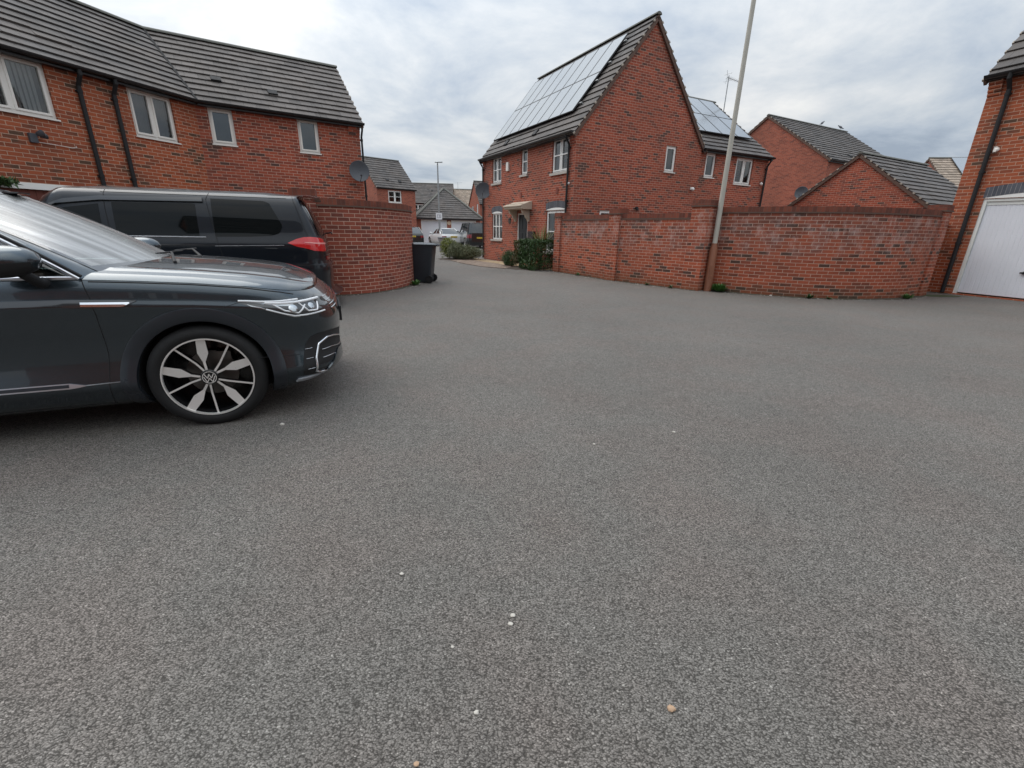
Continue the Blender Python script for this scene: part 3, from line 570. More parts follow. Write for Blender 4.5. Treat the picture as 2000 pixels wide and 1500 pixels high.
# solar array: 2 rows x 8 on the front slope
def panels(par,x0,x1,t0,t1,nx,ny,ry,ze,zr,Mx=None,off=.10):
    k=(zr-ze)/ry; up=Vector((0,1,k)).normalized(); n=Vector((0,-k,1)).normalized(); ln=math.hypot(ry,zr-ze)
    for j in range(ny):
        for i in range(nx):
            w=(x1-x0)/nx; hh=(t1-t0)*ln/ny
            b=MB((Mx or Matrix.Identity(4))@T4([(1,0,0),up,n],Vector((x0+w*i,0,ze))+up*(t0*ln+hh*j)))
            b.face([(.022,.022,off+.036),(w-.022,.022,off+.036),(w-.022,hh-.022,off+.036),(.022,hh-.022,off+.036)],m=1)
            b.box(.004,.004,off,w-.004,.022,off+.04); b.box(.004,hh-.022,off,w-.004,hh-.004,off+.04)
            b.box(.004,.022,off,.022,hh-.022,off+.04); b.box(w-.022,.022,off,w-.004,hh-.022,off+.04)
            b.face([(.01,hh-.01,off),(w-.01,hh-.01,off),(w-.01,.01,off),(.01,.01,off)])
            b.build('solar_panel',[M['solarf'],M['solar']],par)
panels(h,.28,6.45,.165,.90,8,2,DC/2,ZE,ZR)
b=MB(); k=(ZR-ZE)/(DC/2); up=Vector((0,1,k)).normalized(); nn=Vector((0,-k,1)).normalized(); ln=math.hypot(DC/2,ZR-ZE); b.M=T4([(1,0,0),up,nn],(0,0,ZE))
for tt in (.24,.45,.62,.82): b.box(.1,ln*tt,.03,6.6,ln*tt+.04,.10)
b.build('panel_rail',M['steel'],h)
# rear wing: ridge parallel to the gable wall
W0,W1=DC,9.60; RW=3.3; ZRW=6.95; ZEW=4.42; setb=.05
def FW(s,o,z): return Vector((LC-setb+o,s,z))
wm_=T4([(0,1,0),(-1,0,0),(0,0,1)],(LC-setb,W0,0))      # wing frame: x along +y, y into building (-x)
FWf=wm_@face_front(1,1)
ops_w=[(5.95-W0,6.50-W0,3.38,4.22),(7.67-W0,8.68-W0,3.24,4.20)]
w_=MB(); LW=W1-W0
wall(w_,FWf,LW,0,ZEW,ops_w); wall(w_,wm_@face_right(LW,6.6),6.6,0,ZEW,(),gable=ZRW); wall(w_,wm_@face_back(LW,6.6),LW,0,ZEW)
w_.build('rear_wing_wall',M['brick'],h)
window(h,FWf,*ops_w[0],'single',back='frosted'); window(h,FWf,*ops_w[1],'two',back='dark')
r=MB(wm_); kk=(ZRW-ZEW)/RW; slope(r,(0,-.16,ZEW-kk*.16),(LW+.07,-.16,ZEW-kk*.16),(LW+.07,RW,ZRW),(-1.2,RW,ZRW)); slope(r,(LW+.07,6.76,ZEW-kk*.16),(-.0,6.76,ZEW-kk*.16),(-1.2,RW,ZRW),(LW+.07,RW,ZRW))
r2=r.build('rear_wing_roof',M['tile'],h); q=MB(wm_); ridge_tiles(q,(-1.2,RW,ZRW+.02),(LW+.07,RW,ZRW+.02)); q.build('ridge_tiles',M['ridge'],r2)
q=MB(wm_); verge(q,(LW+.03,-.16,ZEW-kk*.16-.01),(LW+.03,RW,ZRW-.01),(1,0,0)); q.build('verge',[M['verge'],M['mort']],r2)
panels(h,-.05,LW-.4,.22,.93,4,2,RW,ZEW,ZRW,wm_)
eaves(h,FWf,LW,ZEW-.08,.18,l0=.02); downpipe(h,FWf,LW-.12,ZEW-.08,.05,.18)
k=MB(FWf); k.lathe([(.001,.0),(.05,.0),(.055,.05),(.03,.09),(.001,.09)],10,T=T4([(1,0,0),(0,-.5,-.87),(0,.87,-.5)],(LW-.3,.03,3.35))); k.build('security_camera',M['upvc'],h)
# tv aerial
k=MB(wm_); x=LW+.12; y=RW-.55; zt=ZRW+.95
k.tube([(x,y,ZRW-1.2),(x,y,zt)],.02,6); 
bd=Vector((.92,.1,-.02)); p0=Vector((x-.10,y,zt-.08))
k.tube([p0,p0+bd*1.25],.011,5)
for i in range(9):
    p=p0+bd*(.12+i*.13); l=.16-.008*i; k.tube([p-Vector((0,l,0)),p+Vector((0,l,0))],.006,4)
for sg in (-1,1): k.tube([p0,p0+Vector((-.05,0,.26*sg))],.008,4); k.tube([p0+Vector((.05,-.2,.13*sg)),p0+Vector((.05,.2,.13*sg))],.006,4)
k.build('tv_aerial',M['steel'],h)
# ---------------------------------------------------------------- left coach house (two ranges meeting at a bend)
LB=Vector((-8.30,13.05,0)); LA=Vector((-4.84,15.37,0)); LCc=Vector((-9.44,9.61,0))
x2=(LA-LB).normalized(); L2=(LA-LB).length; x1=(LB-LCc).normalized(); L1=11.0
a2=math.atan2(x2.y,x2.x); a1=math.atan2(x1.y,x1.x); half=(a1-a2)/2; tn=math.tan(half)
lh=empty('coach_house',LB,a2,'long low red brick house with bent tiled roof and two black downpipes','house')
ZL=4.42; RYL=2.35; ZRL=6.32; DL=4.7
I2=Matrix.Identity(4); I1=Matrix.Rotation(a1-a2,4,'Z')@Matrix.Translation((-L1,0,0))
F2=face_front(L2,DL); F1=I1@face_front(L1,DL)
A2=[(L2-1.76,L2-1.20,3.36,4.24),(L2-3.90,L2-3.35,3.35,4.21)]
A1=[(L1-1.60,L1-.60,3.23,4.22),(L1-4.35,L1-3.06,3.25,4.23),(L1-5.15,L1-2.60,.05,2.02),(L1-8.3,L1-7.1,3.25,4.23)]
w_=MB(); wall(w_,F2,L2,0,ZL,A2); wall(w_,face_right(L2,DL),DL,0,ZL,(),gable=ZRL); wall(w_,face_back(L2,DL),L2+1.6,0,ZL)
w_.build('wall',M['brick'],lh)
w_=MB(); wall(w_,F1,L1,0,ZL,A1); wall(w_,I1@face_left(L1,DL),DL,0,ZL,(),gable=ZRL); wall(w_,I1@face_back(L1,DL),L1+1.6,0,ZL); w_.build('wall',M['brick_o'],lh)
window(lh,F2,*A2[0],'single',fm='upvc_c',back='frosted'); window(lh,F2,*A2[1],'single',fm='upvc_c',back='frosted')
window(lh,F1,*A1[0],'two',fm='upvc_c',back='curtain'); window(lh,F1,*A1[1],'two',fm='upvc_c',back='blind'); window(lh,F1,*A1[3],'two',fm='upvc_c',back='blind')
kl=(ZRL-ZL)/RYL; ov=.2
r=MB(); e0=-(-ov)*-tn
slope(r,(ov*tn,-ov,ZL-kl*ov),(L2+.08,-ov,ZL-kl*ov),(L2+.08,RYL,ZRL),(-RYL*tn,RYL,ZRL),step=.27)
slope(r,(L2+.08,DL+ov,ZL-kl*ov),(-(DL+ov)*tn,DL+ov,ZL-kl*ov),(-RYL*tn,RYL,ZRL),(L2+.08,RYL,ZRL))
ro=r.build('roof',M['tile_w'],lh)
r=MB(I1); slope(r,(-.1,-ov,ZL-kl*ov),(L1-ov*tn,-ov,ZL-kl*ov),(L1+RYL*tn,RYL,ZRL),(-.1,RYL,ZRL),step=.27)
slope(r,(L1+(DL+ov)*tn,DL+ov,ZL-kl*ov),(-.1,DL+ov,ZL-kl*ov),(-.1,RYL,ZRL),(L1+RYL*tn,RYL,ZRL)); r.build('roof',M['tile'],lh)
q=MB(); ridge_tiles(q,(-RYL*tn,RYL,ZRL+.02),(L2+.08,RYL,ZRL+.02)); q.M=I1; ridge_tiles(q,(-.1,RYL,ZRL+.02),(L1+RYL*tn,RYL,ZRL+.02)); q.build('ridge_tiles',M['ridge'],ro)
q=MB(); verge(q,(L2+.03,-ov,ZL-kl*ov-.01),(L2+.03,RYL,ZRL-.01),(1,0,0)); q.build('verge',[M['verge'],M['mort']],ro)
q=MB(); n_=Vector((0,-kl,1)).normalized(); up=Vector((0,1,kl)).normalized()
for x,t in ((.62,.30),(1.95,.22)):
    q=MB(); q.M=T4([(1,0,0),up,n_],(x,RYL*t,ZL+(ZRL-ZL)*t)); q.box(-.12,-.08,0,.12,.1,.075); q.build('roof_vent',M['blackp'],ro)
q=MB(); q.M=Matrix.Identity(4)
p=Vector((ov*tn,-ov,ZL-kl*ov+.03)); p2=Vector((-RYL*tn,RYL,ZRL+.03)); q.tube([p,p2],.035,6); q.build('valley',M['blackm'],ro)
eaves(lh,F2,L2,ZL-.1,.19,l0=.06,l1=.1); eaves(lh,F1,L1,ZL-.1,.19,l1=-.06)
downpipe(lh,F1,L1-2.58,ZL-.1,.05,.2,wid=.042); downpipe(lh,F1,L1-1.93,ZL-.1,.05,.2,wid=.042); downpipe(lh,face_right(L2,DL),.04,ZL-.1,.05,.1,wid=.03)
kneeler(lh,[(F2,L2-.34,L2,ZL-.14)])
dish(lh,F2,L2-.20,2.95,.34,.30,(-.1,1,.12))
# garage opening of the left range: white head, raised door edge, timber gate
k=MB(F1); a,b_,c,e_=A1[2]; k.box(a,-.08,e_-.115,b_,.012,e_); k.box(a,-.08,c,a+.06,-.02,e_-.115); k.box(b_-.06,-.08,c,b_,-.02,e_-.115); k.build('garage_frame',M['upvc'],lh)
k=MB(F1)
x=a+.06
while x<b_-.1:
    k.box(x,-.14 if x<b_-.9 else -.19,c,x+.118,-.06 if x<b_-.9 else -.15,e_-.12 if x<b_-.9 else e_-.17); x+=.122
k.build('garage_door',M['fence'],lh,bevel=.003,label=None) if False else k.build('garage_door',M['fence'],lh,bevel=.003)
k=MB(F1); k.box(a+.06,-.5,c,b_-.06,-.46,e_); k.build('garage_lining',M['blackm'],lh)
# security light with trailing cable above the gate
k=MB(F1); s=L1-3.58; z=2.86
k.box(s-.06,0,z-.10,s+.06,.06,z+.06); k.lathe([(.001,-.02),(.035,-.02),(.06,.05),(.062,.075),(.045,.08),(.001,.05)],12,T=T4([(.3,.0,-.95),(0,1,0),(.6,.75,.25)],(s+.04,.14,z+.05)))
k.lathe([(.001,-.02),(.03,-.02),(.05,.05),(.05,.07),(.001,.05)],12,T=T4([(.3,.0,-.95),(0,1,0),(.9,.4,.1)],(s+.12,.08,z+.03)))
lo=k.build('security_light',M['dish'],lh,smooth=True,angle=40)
k=MB(F1); k.tube([(s+.05,.02,z-.08),(s+.3,.02,z-.085),(s+.62,.02,z-.10),(s+.70,.02,z-.08),(s+.69,.02,z-.05)],.006,5); k.build('cable',M['upvc_c'],lo)
# see climbing plant below
# ---------------------------------------------------------------- right coach house with garage door
RX=Vector((.42,-.9075,0)); RO=Vector((10.90,11.99,0)); LR=7.2; DR=5.2; ZRE=4.98; ZRR=7.7
rh=empty('garage_house',RO,math.atan2(RX.y,RX.x),'tall red brick house with a white ribbed garage door at the right edge','house')
FRf=face_front(LR,DR)
opr=[(.56,2.90,.03,2.24),(3.6,5.9,.03,2.24),(1.9,3.0,3.5,4.6)]
shell(rh,LR,DR,ZRE,ZRR,'brick_o',{'f':opr}); window(rh,FRf,*opr[2],'two',fm='upvc_c',back='curtain')
def garage_door(par,F,a,b_,c,e_,depth=-.06,ribs=True,name='garage_door',handle=True,frame=True):
    k=MB(F); n=int((b_-a-.14)/.085); w=(b_-a-.14)/n; zt=e_-.14
    k.box(a+.07,depth-.04,c+.03,b_-.07,depth-.009,e_-.06)
    for i in range(n if ribs else 0):
        x=a+.07+w*i; k.M=F
        k.face([(x-.002,depth-.007,c+.035),(x+.010,depth,c+.035),(x+.010,depth,zt),(x-.002,depth-.007,zt)]); k.face([(x+.010,depth,c+.035),(x+w-.012,depth,c+.035),(x+w-.012,depth,zt),(x+.010,depth,zt)])
        k.face([(x+w-.012,depth,c+.035),(x+w+.008,depth-.008,c+.035),(x+w+.008,depth-.008,zt),(x+w-.012,depth,zt)])
    o=k.build(name,M['gdoor'],par)
    if frame:
        f=MB(F); f.box(a,depth-.05,c,a+.065,.0+depth+.04,e_); f.box(b_-.065,depth-.05,c,b_,depth+.04,e_); f.box(a+.065,depth-.05,e_-.06,b_-.065,depth+.04,e_)
        f.box(a+.065,depth-.004,zt,b_-.065,depth+.012,e_-.06); f.build('frame',M['gdoorf'],o)
    if handle:
        f=MB(F); f.lathe([(.001,.03),(.03,.028),(.035,0)],10,T=T4([(1,0,0),(0,0,1),(0,1,0)],(a+1.12,depth,.62))); f.box(a+1.06,depth+.02,.60,a+1.18,depth+.045,.635); f.tube([(a+1.13,depth,.72),(a+1.13,depth+.012,.72)],.012,8); f.build('handle',M['blackp'],o)
    return o
garage_door(rh,FRf,*opr[0]); garage_door(rh,FRf,*opr[1])
arch(rh,FRf,.54,2.92,2.26,rise=.10,h=.225,board=True); arch(rh,FRf,3.58,5.92,2.26,rise=.10,h=.225)
roof_gable(rh,LR,DR,ZRE,ZRR,'tile',ov=.2); eaves(rh,FRf,LR,ZRE-.1,.2); downpipe(rh,FRf,.38,ZRE-.1,.03,.22,wid=.045)
kneeler(rh,[(FRf,0,.24,ZRE-.22)],'brick_o')
k=MB(FRf); k.lathe([(.001,.0),(.045,.0),(.05,.05),(.03,.10),(.001,.10)],12,T=T4([(1,0,0),(0,0,1),(0,1,-.3)],(.50,.0,3.30))); k.box(.44,0,3.24,.50,.03,3.36); k.build('wall_light',M['upvc_c'],rh)
# ---------------------------------------------------------------- houses beyond
def simple_house(name,label,org,ang,L,D,ze,zr,mat='brick_f',tm='tile',front=(),left=(),right=(),style='cross',vent=(),group=None,cat='house',fasc=True,wl='slim'):
    o=empty(name,org,ang,label,cat,group); shell(o,L,D,ze,zr,mat,{'f':front,'l':left,'r':right})
    for F,ls in ((face_front(L,D),front),(face_left(L,D),left),(face_right(L,D),right)):
        for w4 in ls: window(o,F,*w4[:4],w4[4] if len(w4)>4 else style,sill=wl)
    roof_gable(o,L,D,ze,zr,tm,vent=vent)
    if fasc: eaves(o,face_front(L,D),L,ze-.1,.17)
    return o
# house B, garage C, house D on the right
def gable_to(name,label,ap,th,zr,ze,hw,L,**k):
    gx=Vector((math.cos(th),math.sin(th),0)); gy=Vector((gx.y,-gx.x,0))
    return simple_house(name,label,Vector((ap[0],ap[1],0))+gy*hw,th,L,2*hw,ze,zr,**k)
hb=gable_to('brick_house','tall plain brick house whose gable rises behind the rear wing with solar panels','house',)if False else gable_to('brick_house','plain brick house with a bare windowless gable, left of the low garage',(14.7,29.7),.501,7.95,5.3,3.93,8.3,vent=((2.8,.12),))
k=MB(face_left(8.3,7.86)); dish(hb,face_left(8.3,7.86),7.0,3.6,.4,.33,(.3,1,.1))
gc=gable_to('brick_garage','low brick garage with wide gable and tiled roof showing over the curved garden wall',(13.6,19.6),.503,4.45,2.45,2.7,5.6,mat='brick',fasc=True,cat='garage')
hd=simple_house('brick_house','far tan-roofed house with blue-grey solar panels, seen beside the tall garage house',(31.0,34.6,0),-.12,9,6,4.6,7.1,tm='tile_t')
panels(hd,1.3,7.5,.1,.97,5,2,3,4.6,7.1)
# houses on the left and middle
he=simple_house('brick_house','brick house with one white four-pane window, just right of the grey satellite dish',(-11.45,39.65,0),math.atan2(.68,.73),3.6,5.4,4.6,7.0,front=[(1.0,2.25,3.35,4.3)],vent=((1.3,.22),(2.45,.2)))
hf=simple_house('brick_house','long brick house with plain dark roof, behind the hipped double garage',(-17,62,0),R(5),8.7,6,4.6,7.1,front=[(3.6,4.9,3.2,4.3),(6.6,7.6,3.2,4.3)],vent=((6.0,.6),))
hh=simple_house('brick_house','slim-gabled brick house with two narrow windows, behind the dark off-roader',(-4.3,57.6,0),math.atan2(.35,.94),6,5.1,4.4,7.0,left=[(1.2,2.3,2.9,4.1),(3.6,4.3,3.1,4.3)],style='two')
hw=simple_house('brick_house','house with sandy weathered roof, behind the right slope of the hipped garage',(-8.3,64.5,0),R(8),3.9,5.6,4.3,6.6,tm='tile_t')
k=MB(); k.tube([(.6,2.8,6.6),(.6,2.8,7.5)],.02,5); k.tube([(.3,2.8,7.4),(1.2,2.8,7.45)],.012,4); k.build('tv_aerial',M['steel'],hw)
# hipped double garage
gx=Vector((.97,-.243,0)); gg=empty('double_garage',(-9.1,43.9,0),math.atan2(.3,.95),'brick double garage with dark pyramid roof and two white doors','garage')
LG,DG,ZG=5.95,5.6,2.34
dg=[(.32,2.75,.03,2.12),(3.15,5.58,.03,2.12)]
w_=MB(); wall(w_,face_front(LG,DG),LG,0,ZG,dg)
for f in (face_right,face_left): wall(w_,f(LG,DG),DG,0,ZG)
wall(w_,face_back(LG,DG),LG,0,ZG); w_.build('wall',M['brick_f'],gg)
for d_ in dg: garage_door(gg,face_front(LG,DG),*d_,ribs=False,handle=False)
r=MB(); ov=.3; P=[(-ov,-ov,ZG-.08),(LG+ov,-ov,ZG-.08),(LG+ov,DG+ov,ZG-.08),(-ov,DG+ov,ZG-.08)]; q1=(LG/2-.08,DG/2,5.05); q2=(LG/2+.08,DG/2,5.05)
slope(r,P[0],P[1],q2,q1); slope(r,P[2],P[3],q1,q2); slope(r,P[1],P[2],(q2[0],q2[1]+.01,q2[2]),q2); slope(r,P[3],P[0],q1,(q1[0],q1[1]+.01,q1[2]))
ro=r.build('roof',M['tile'],gg)
q=MB()
for p_,a_ in ((P[0],q1),(P[1],q2),(P[2],q2),(P[3],q1)): ridge_tiles(q,(p_[0],p_[1],p_[2]+.05),(a_[0],a_[1],a_[2]+.03),r=.13)
q.build('hip_tiles',M['ridge'],ro)
k=MB(); k.box(-ov+.02,-ov+.02,ZG-.2,LG+ov-.02,DG+ov-.02,ZG-.1); k.build('fascia',M['gutter'],gg)
k=MB(face_front(LG,DG)); k.lathe([(.001,.05),(.17,.045),(.19,0)],16,T=T4([(1,0,0),(0,0,1),(0,1,0)],(2.95,0,1.86))); k.build('alarm_box',plain('cream_plastic',(.65,.5,.36),.5),gg)
# dark timber gate beside the garage
# ---------------------------------------------------------------- garden walls
def smooth_path(P,n=8):
    out=[]
    for i in range(len(P)-1):
        p0=P[max(i-1,0)];p1=P[i];p2=P[i+1];p3=P[min(i+2,len(P)-1)]
        for j in range(n):
            t=j/n; out.append(tuple(.5*((2*b)+(c-a)*t+(2*a-5*b+4*c-d)*t*t+(-a+3*b-3*c+d)*t**3) for a,b,c,d in zip(p0,p1,p2,p3)))
    out.append(tuple(P[-1])); return out
def sweep(mb,path,sec,u0=0,m=0,side=1):
    "path 2D front line left->right; sec [(off_back,z)] closed section; back = away from viewer (left normal)"
    P=[Vector((*p,0)) for p in path]; us=[u0]
    for i in range(1,len(P)): us.append(us[-1]+(P[i]-P[i-1]).length)
    rows=[]
    for i,p in enumerate(P):
        t=(P[min(i+1,len(P)-1)]-P[max(i-1,0)]).normalized(); n=Vector((-t.y,t.x,0))
        rows.append([p+n*o+Vector((0,0,z)) for o,z in sec])
    k=len(sec); acc=[0]
    vv=[z if True else 0 for o,z in sec]
    for i in range(len(P)-1):
        for j in range(k):
            jj=(j+1)%k
            va=sec[j][1]; vb=sec[jj][1]
            if abs(va-vb)<1e-6: vb=va+abs(sec[j][0]-sec[jj][0])
            mb.face([rows[i][jj],rows[i+1][jj],rows[i+1][j],rows[i][j]][::-1] if side<0 else [rows[i][j],rows[i+1][j],rows[i+1][jj],rows[i][jj]],
                    [(us[i],va),(us[i+1],va),(us[i+1],vb),(us[i],vb)] ,m)
    for i,fl in ((0,1),(len(P)-1,0)):
        pts=rows[i]; pts=list(reversed(pts)) if fl else pts
        mb.face(pts,[(0 if j%3 else .2,p.z) for j,p in enumerate(pts)] ,m)
    return us[-1]
WT=.215
def run(par,path,top,mat,cop=.11,u0=0):
    b=MB(); u=sweep(b,path,[(0,0),(0,top-cop-.03),(WT,top-cop-.03),(WT,0)],u0); b.build('wall',M[mat],par)
    c=MB(); sweep(c,path,[(-.022,top-cop-.03),(-.022,top-cop),(WT+.022,top-cop),(WT+.022,top-cop-.03)],u0); c.build('tile_creasing',M['verge'],par)
    c=MB(); sweep(c,path,[(-.006,top-cop),(-.006,top),(WT+.006,top),(WT+.006,top-cop)],u0); c.build('coping',M['cope'],par)
    return u
def pier(par,x,y,ang,wid,top,mat,dep=.33,fwd=.06):
    Mx=Matrix.Translation((x,y,0))@Matrix.Rotation(ang,4,'Z'); b=MB(); b.M=Mx; h=wid/2
    b.box(-h,-fwd,0,h,dep-fwd,top-.15); o=b.build('pier',M[mat],par)
    b=MB(Mx); b.box(-h-.025,-fwd-.025,top-.15,h+.025,dep-fwd+.025,top-.118); b.build('tile_creasing',M['verge'],o)
    b=MB(Mx); b.box(-h-.008,-fwd-.008,top-.118,h+.008,dep-fwd+.008,top); b.build('pier_cap',M['cope'],o)
gl=tag(empty('garden_wall',(-3.68,9.09,0)),'curved red brick garden wall with pillar and brick coping behind the black people carrier','wall')
I=Matrix.Translation((3.68,-9.09,0))
def rel(P,o): return [(x-o[0],y-o[1]) for x,y in P]
LW0=(-3.68,9.09)
PL=smooth_path([(-3.88,9.02),(-3.68,9.09),(-3.30,9.28),(-2.98,9.62),(-2.74,10.12),(-2.60,10.7),(-2.545,11.3),(-2.62,11.95),(-2.85,12.6),(-3.2,13.2)],5)
run(gl,rel(PL,LW0),1.83,'brick_w2')
pier(gl,-.33,-.08,R(17),.44,1.98,'brick_w2')
RW0=(1.38,15.87)
gr=tag(empty('garden_wall',(*RW0,0)),'stained red brick garden wall with piers running from the planting to the garage house','wall')
d12=Vector((2.83-1.38,13.14-15.87,0)); d23=Vector((4.49-2.83,11.10-13.14,0))
run(gr,rel([(1.38,15.87),(2.83,13.14)],RW0),1.80,'brick_w'); run(gr,rel([(2.83,13.14),(4.46,11.14)],RW0),1.80,'brick_w',u0=3.1)
PR=smooth_path([(4.60,11.52),(5.03,11.16),(5.45,10.80),(5.93,10.49),(6.45,10.25),(6.89,10.14),(7.5,10.10),(8.11,10.19),(8.8,10.40),(9.4,10.68),(9.95,11.05)],4)
run(gr,rel(PR,RW0),1.93,'brick_w',u0=6)
a12=math.atan2(d12.y,d12.x); a23=math.atan2(d23.y,d23.x)
pier(gr,.08,-.13,a12,.34,1.90,'brick_w'); pier(gr,2.80-1.38,13.2-15.87,a12*.5+a23*.5,.40,1.94,'brick_w'); pier(gr,4.40-1.38,11.26-15.87,a23,.44,2.08,'brick_w')
pier(gr,9.93-1.38,11.04-15.87,R(32),.44,2.06,'brick_w')
pw=MB(); p0=Vector((9.98-1.38,11.12-15.87,0)); p1=Vector((10.93-1.38,11.96-15.87,0)); sweep(pw,[(p0.x,p0.y),(p1.x,p1.y)],[(0,0),(0,1.7),(WT,1.7),(WT,0)]); pw.build('wall',M['brick_w'],gr)
# ---------------------------------------------------------------- street lamps
def lamp(name,loc,label,h,base=None,poler=(.058,.040),sign=False,headx=1):
    o=empty(name,loc,0,label,'street lamp','street lamps')
    zb=1.12 if base else .0
    b=MB(); n=8
    b.tube([(0,0,max(zb-.05,0)),(0,0,h*.5),(0,0,h)],[poler[0],(poler[0]+poler[1])/2,poler[1]],14); b.build('pole',M['polec'] if base else M['steel'],o,smooth=True,angle=50)
    if base:
        b=MB(); b.lathe([(.001,0),(.094,0),(.092,.02),(.088,.98),(.060,1.12),(.001,1.12)],18); q=b.build('pole_base',M['poleb'],o,smooth=True,angle=40)
        b=MB(); b.box(-.05,-.096,.30,.05,-.083,.62); b.lathe([(.001,.012),(.02,.01),(.022,0)],8,T=T4([(1,0,0),(0,0,1),(0,-1,0)],(.0,-.094,.36))); b.build('access_door',M['poleb'],q,bevel=.004)
    b=MB(); s=headx
    b.tube([(0,0,h),(0,0,h+.07)],.035,8)
    P=[]
    for i in range(9):
        t=i/8; wv=.13*math.sin(math.pi*min(1,.18+t*.82))**.6; x=s*(-.20+.58*t)
        P.append([(x,wv*math.cos(a),h+.1+.055*math.sin(a)*(1 if math.sin(a)>0 else .6)) for a in [2*math.pi*j/14 for j in range(15)]])
    b.grid(P); b.face(P[0][:-1]); b.face(P[-1][:-1]); b.build('lamp_head',M['steel'],o,smooth=True,angle=60)
    if sign:
        b=MB(); b.box(-.24,-.08,2.02,.24,-.065,2.50); q=b.build('sign_plate',M['signw'],o)
        b=MB()
        for u,v,w2,h2 in ((-.14,.12,.03,.24),(-.14,.12,.12,.03),(-.14,.33,.12,.03),(.02,.12,.03,.24),(.02,.33,.12,.03),(.11,.12,.03,.24),(.02,.12,.12,.03)): b.box(u,-.083,2.02+v,u+w2,-.0805,2.02+v+h2)
        b.build('sign_mark',plain('sign_grey',(.25,.25,.28),.6),q)
    return o
lamp('street_lamp',(4.77,11.13,0),'tall cream-grey street lamp with brown base standing against the right garden wall',8.0,base=True)
lamp('street_lamp',(-6.0,37.3,0),'distant thin street lamp with a small white sign plate, in front of the double garage',6.0,poler=(.075,.05),sign=True)
# ---------------------------------------------------------------- paving, beds
sheet('path',[(-1.62,21.95),(-2.15,22.9),(-2.5,22.6),(-1.75,20.4),(-.62,18.5),(-.1,17.9),(1.0,16.2),(1.9,16.5)],.012,'flags',th=.012)
sheet('kerb_strip',[(-2.84,20.38),(-2.08,18.66),(-1.25,17.26),(-0.36,16.53),(-0.09,17.31),(-0.62,18.78),(-1.32,19.82),(-2.14,21.33)],.020,'cobble',th=.02)
def blob(name,cx,cy,rx,ry,z,mat,n=26,seed=0,kind='structure'):
    rr=random.Random(seed); b=MB(); P=[(cx+rx*(1+.12*rr.uniform(-1,1))*math.cos(2*math.pi*i/n),cy+ry*(1+.12*rr.uniform(-1,1))*math.sin(2*math.pi*i/n)) for i in range(n)]
    for i in range(n): b.face([(cx,cy,z),(*P[i],.004),(*P[(i+1)%n],.004)])
    o=b.build(name,M[mat]); return tag(o,kind=kind)
blob('soil_bed',-2.65,21.5,.95,.95,.06,'soil',seed=2); blob('soil_bed',.55,17.1,.85,1.0,.05,'soil',seed=3); 
blob('moss_patch',10.35,11.05,.62,.22,.012,'moss',seed=4,kind='stuff')
# ---------------------------------------------------------------- wheelie bins
def wheelie(loc,rz,label,mat,lid,sc=1):
    o=empty('wheelie_bin',loc,rz,label,'wheelie bin','wheelie bins'); 
    # x = width axis, y = depth (front -y), wheels at +y
    b=MB(); secs=[(.02,.232,-.275,.22),(.10,.235,-.28,.24),(.55,.25,-.305,.285),(.88,.264,-.335,.325),(.90,.264,-.335,.325)]
    P=[]
    for z,hx,y0,y1 in secs:
        r=.045; ring=[]
        for cx,cy,a0 in ((hx-r,y1-r,0),(-hx+r,y1-r,90),(-hx+r,y0+r,180),(hx-r,y0+r,270)):
            for k in range(5): a=R(a0+22.5*k); ring.append((cx+r*math.cos(a),cy+r*math.sin(a),z))
        P.append(ring)
    b.grid([[P[i][j] for i in range(len(P))] for j in range(20)],cu=True); b.face(list(reversed(P[0])))
    b.box(-.275,-.35,.895,.275,.345,.935)
    b.build('body',M[mat],o,smooth=True,angle=40)
    b=MB(); n=10; P=[]
    for i in range(n+1):
        x=-.285+.57*i/n; P.append([(x,-.36+.74*j/8,.945+.035*math.sin(math.pi*i/n)**.7*math.sin(math.pi*min(1,(j+.6)/8.6))**.6+.012*math.cos(i*2)) for j in range(9)])
    b.grid(P); b.box(-.285,-.365,.925,.285,.375,.95); b.build('lid',M[lid],o,smooth=True,angle=45,)
    b=MB(); b.tube([(-.24,.37,.93),(-.24,.44,.93),(.24,.44,.93),(.24,.37,.93)],.017,8); b.build('handle',M[mat],o)
    b=MB(); b.tube([(-.29,.22,.10),(.29,.22,.10)],.014,8); b.build('axle',M['steel'],o)
    for sx in (-1,1):
        b=MB(); b.lathe([(.001,-.025),(.05,-.025),(.055,-.015),(.08,-.015),(.085,-.028),(.098,-.022),(.1,0),(.098,.022),(.085,.028),(.08,.015),(.055,.015),(.05,.025),(.001,.025)],22,T=T4([(0,1,0),(0,0,1),(1,0,0)],(sx*.275,.22,.10))); b.build('wheel',M['rubber'],o,smooth=True,angle=35)
    o.scale=(sc,sc,sc); return o
wheelie((-2.37,11.80,0),R(-92),'black wheelie bin standing at the end of the curved garden wall','binb','binl')
wheelie((-4.40,28.5,0),R(-75),'scuffed grey wheelie bin in front of the white car','bing','binb',.86)
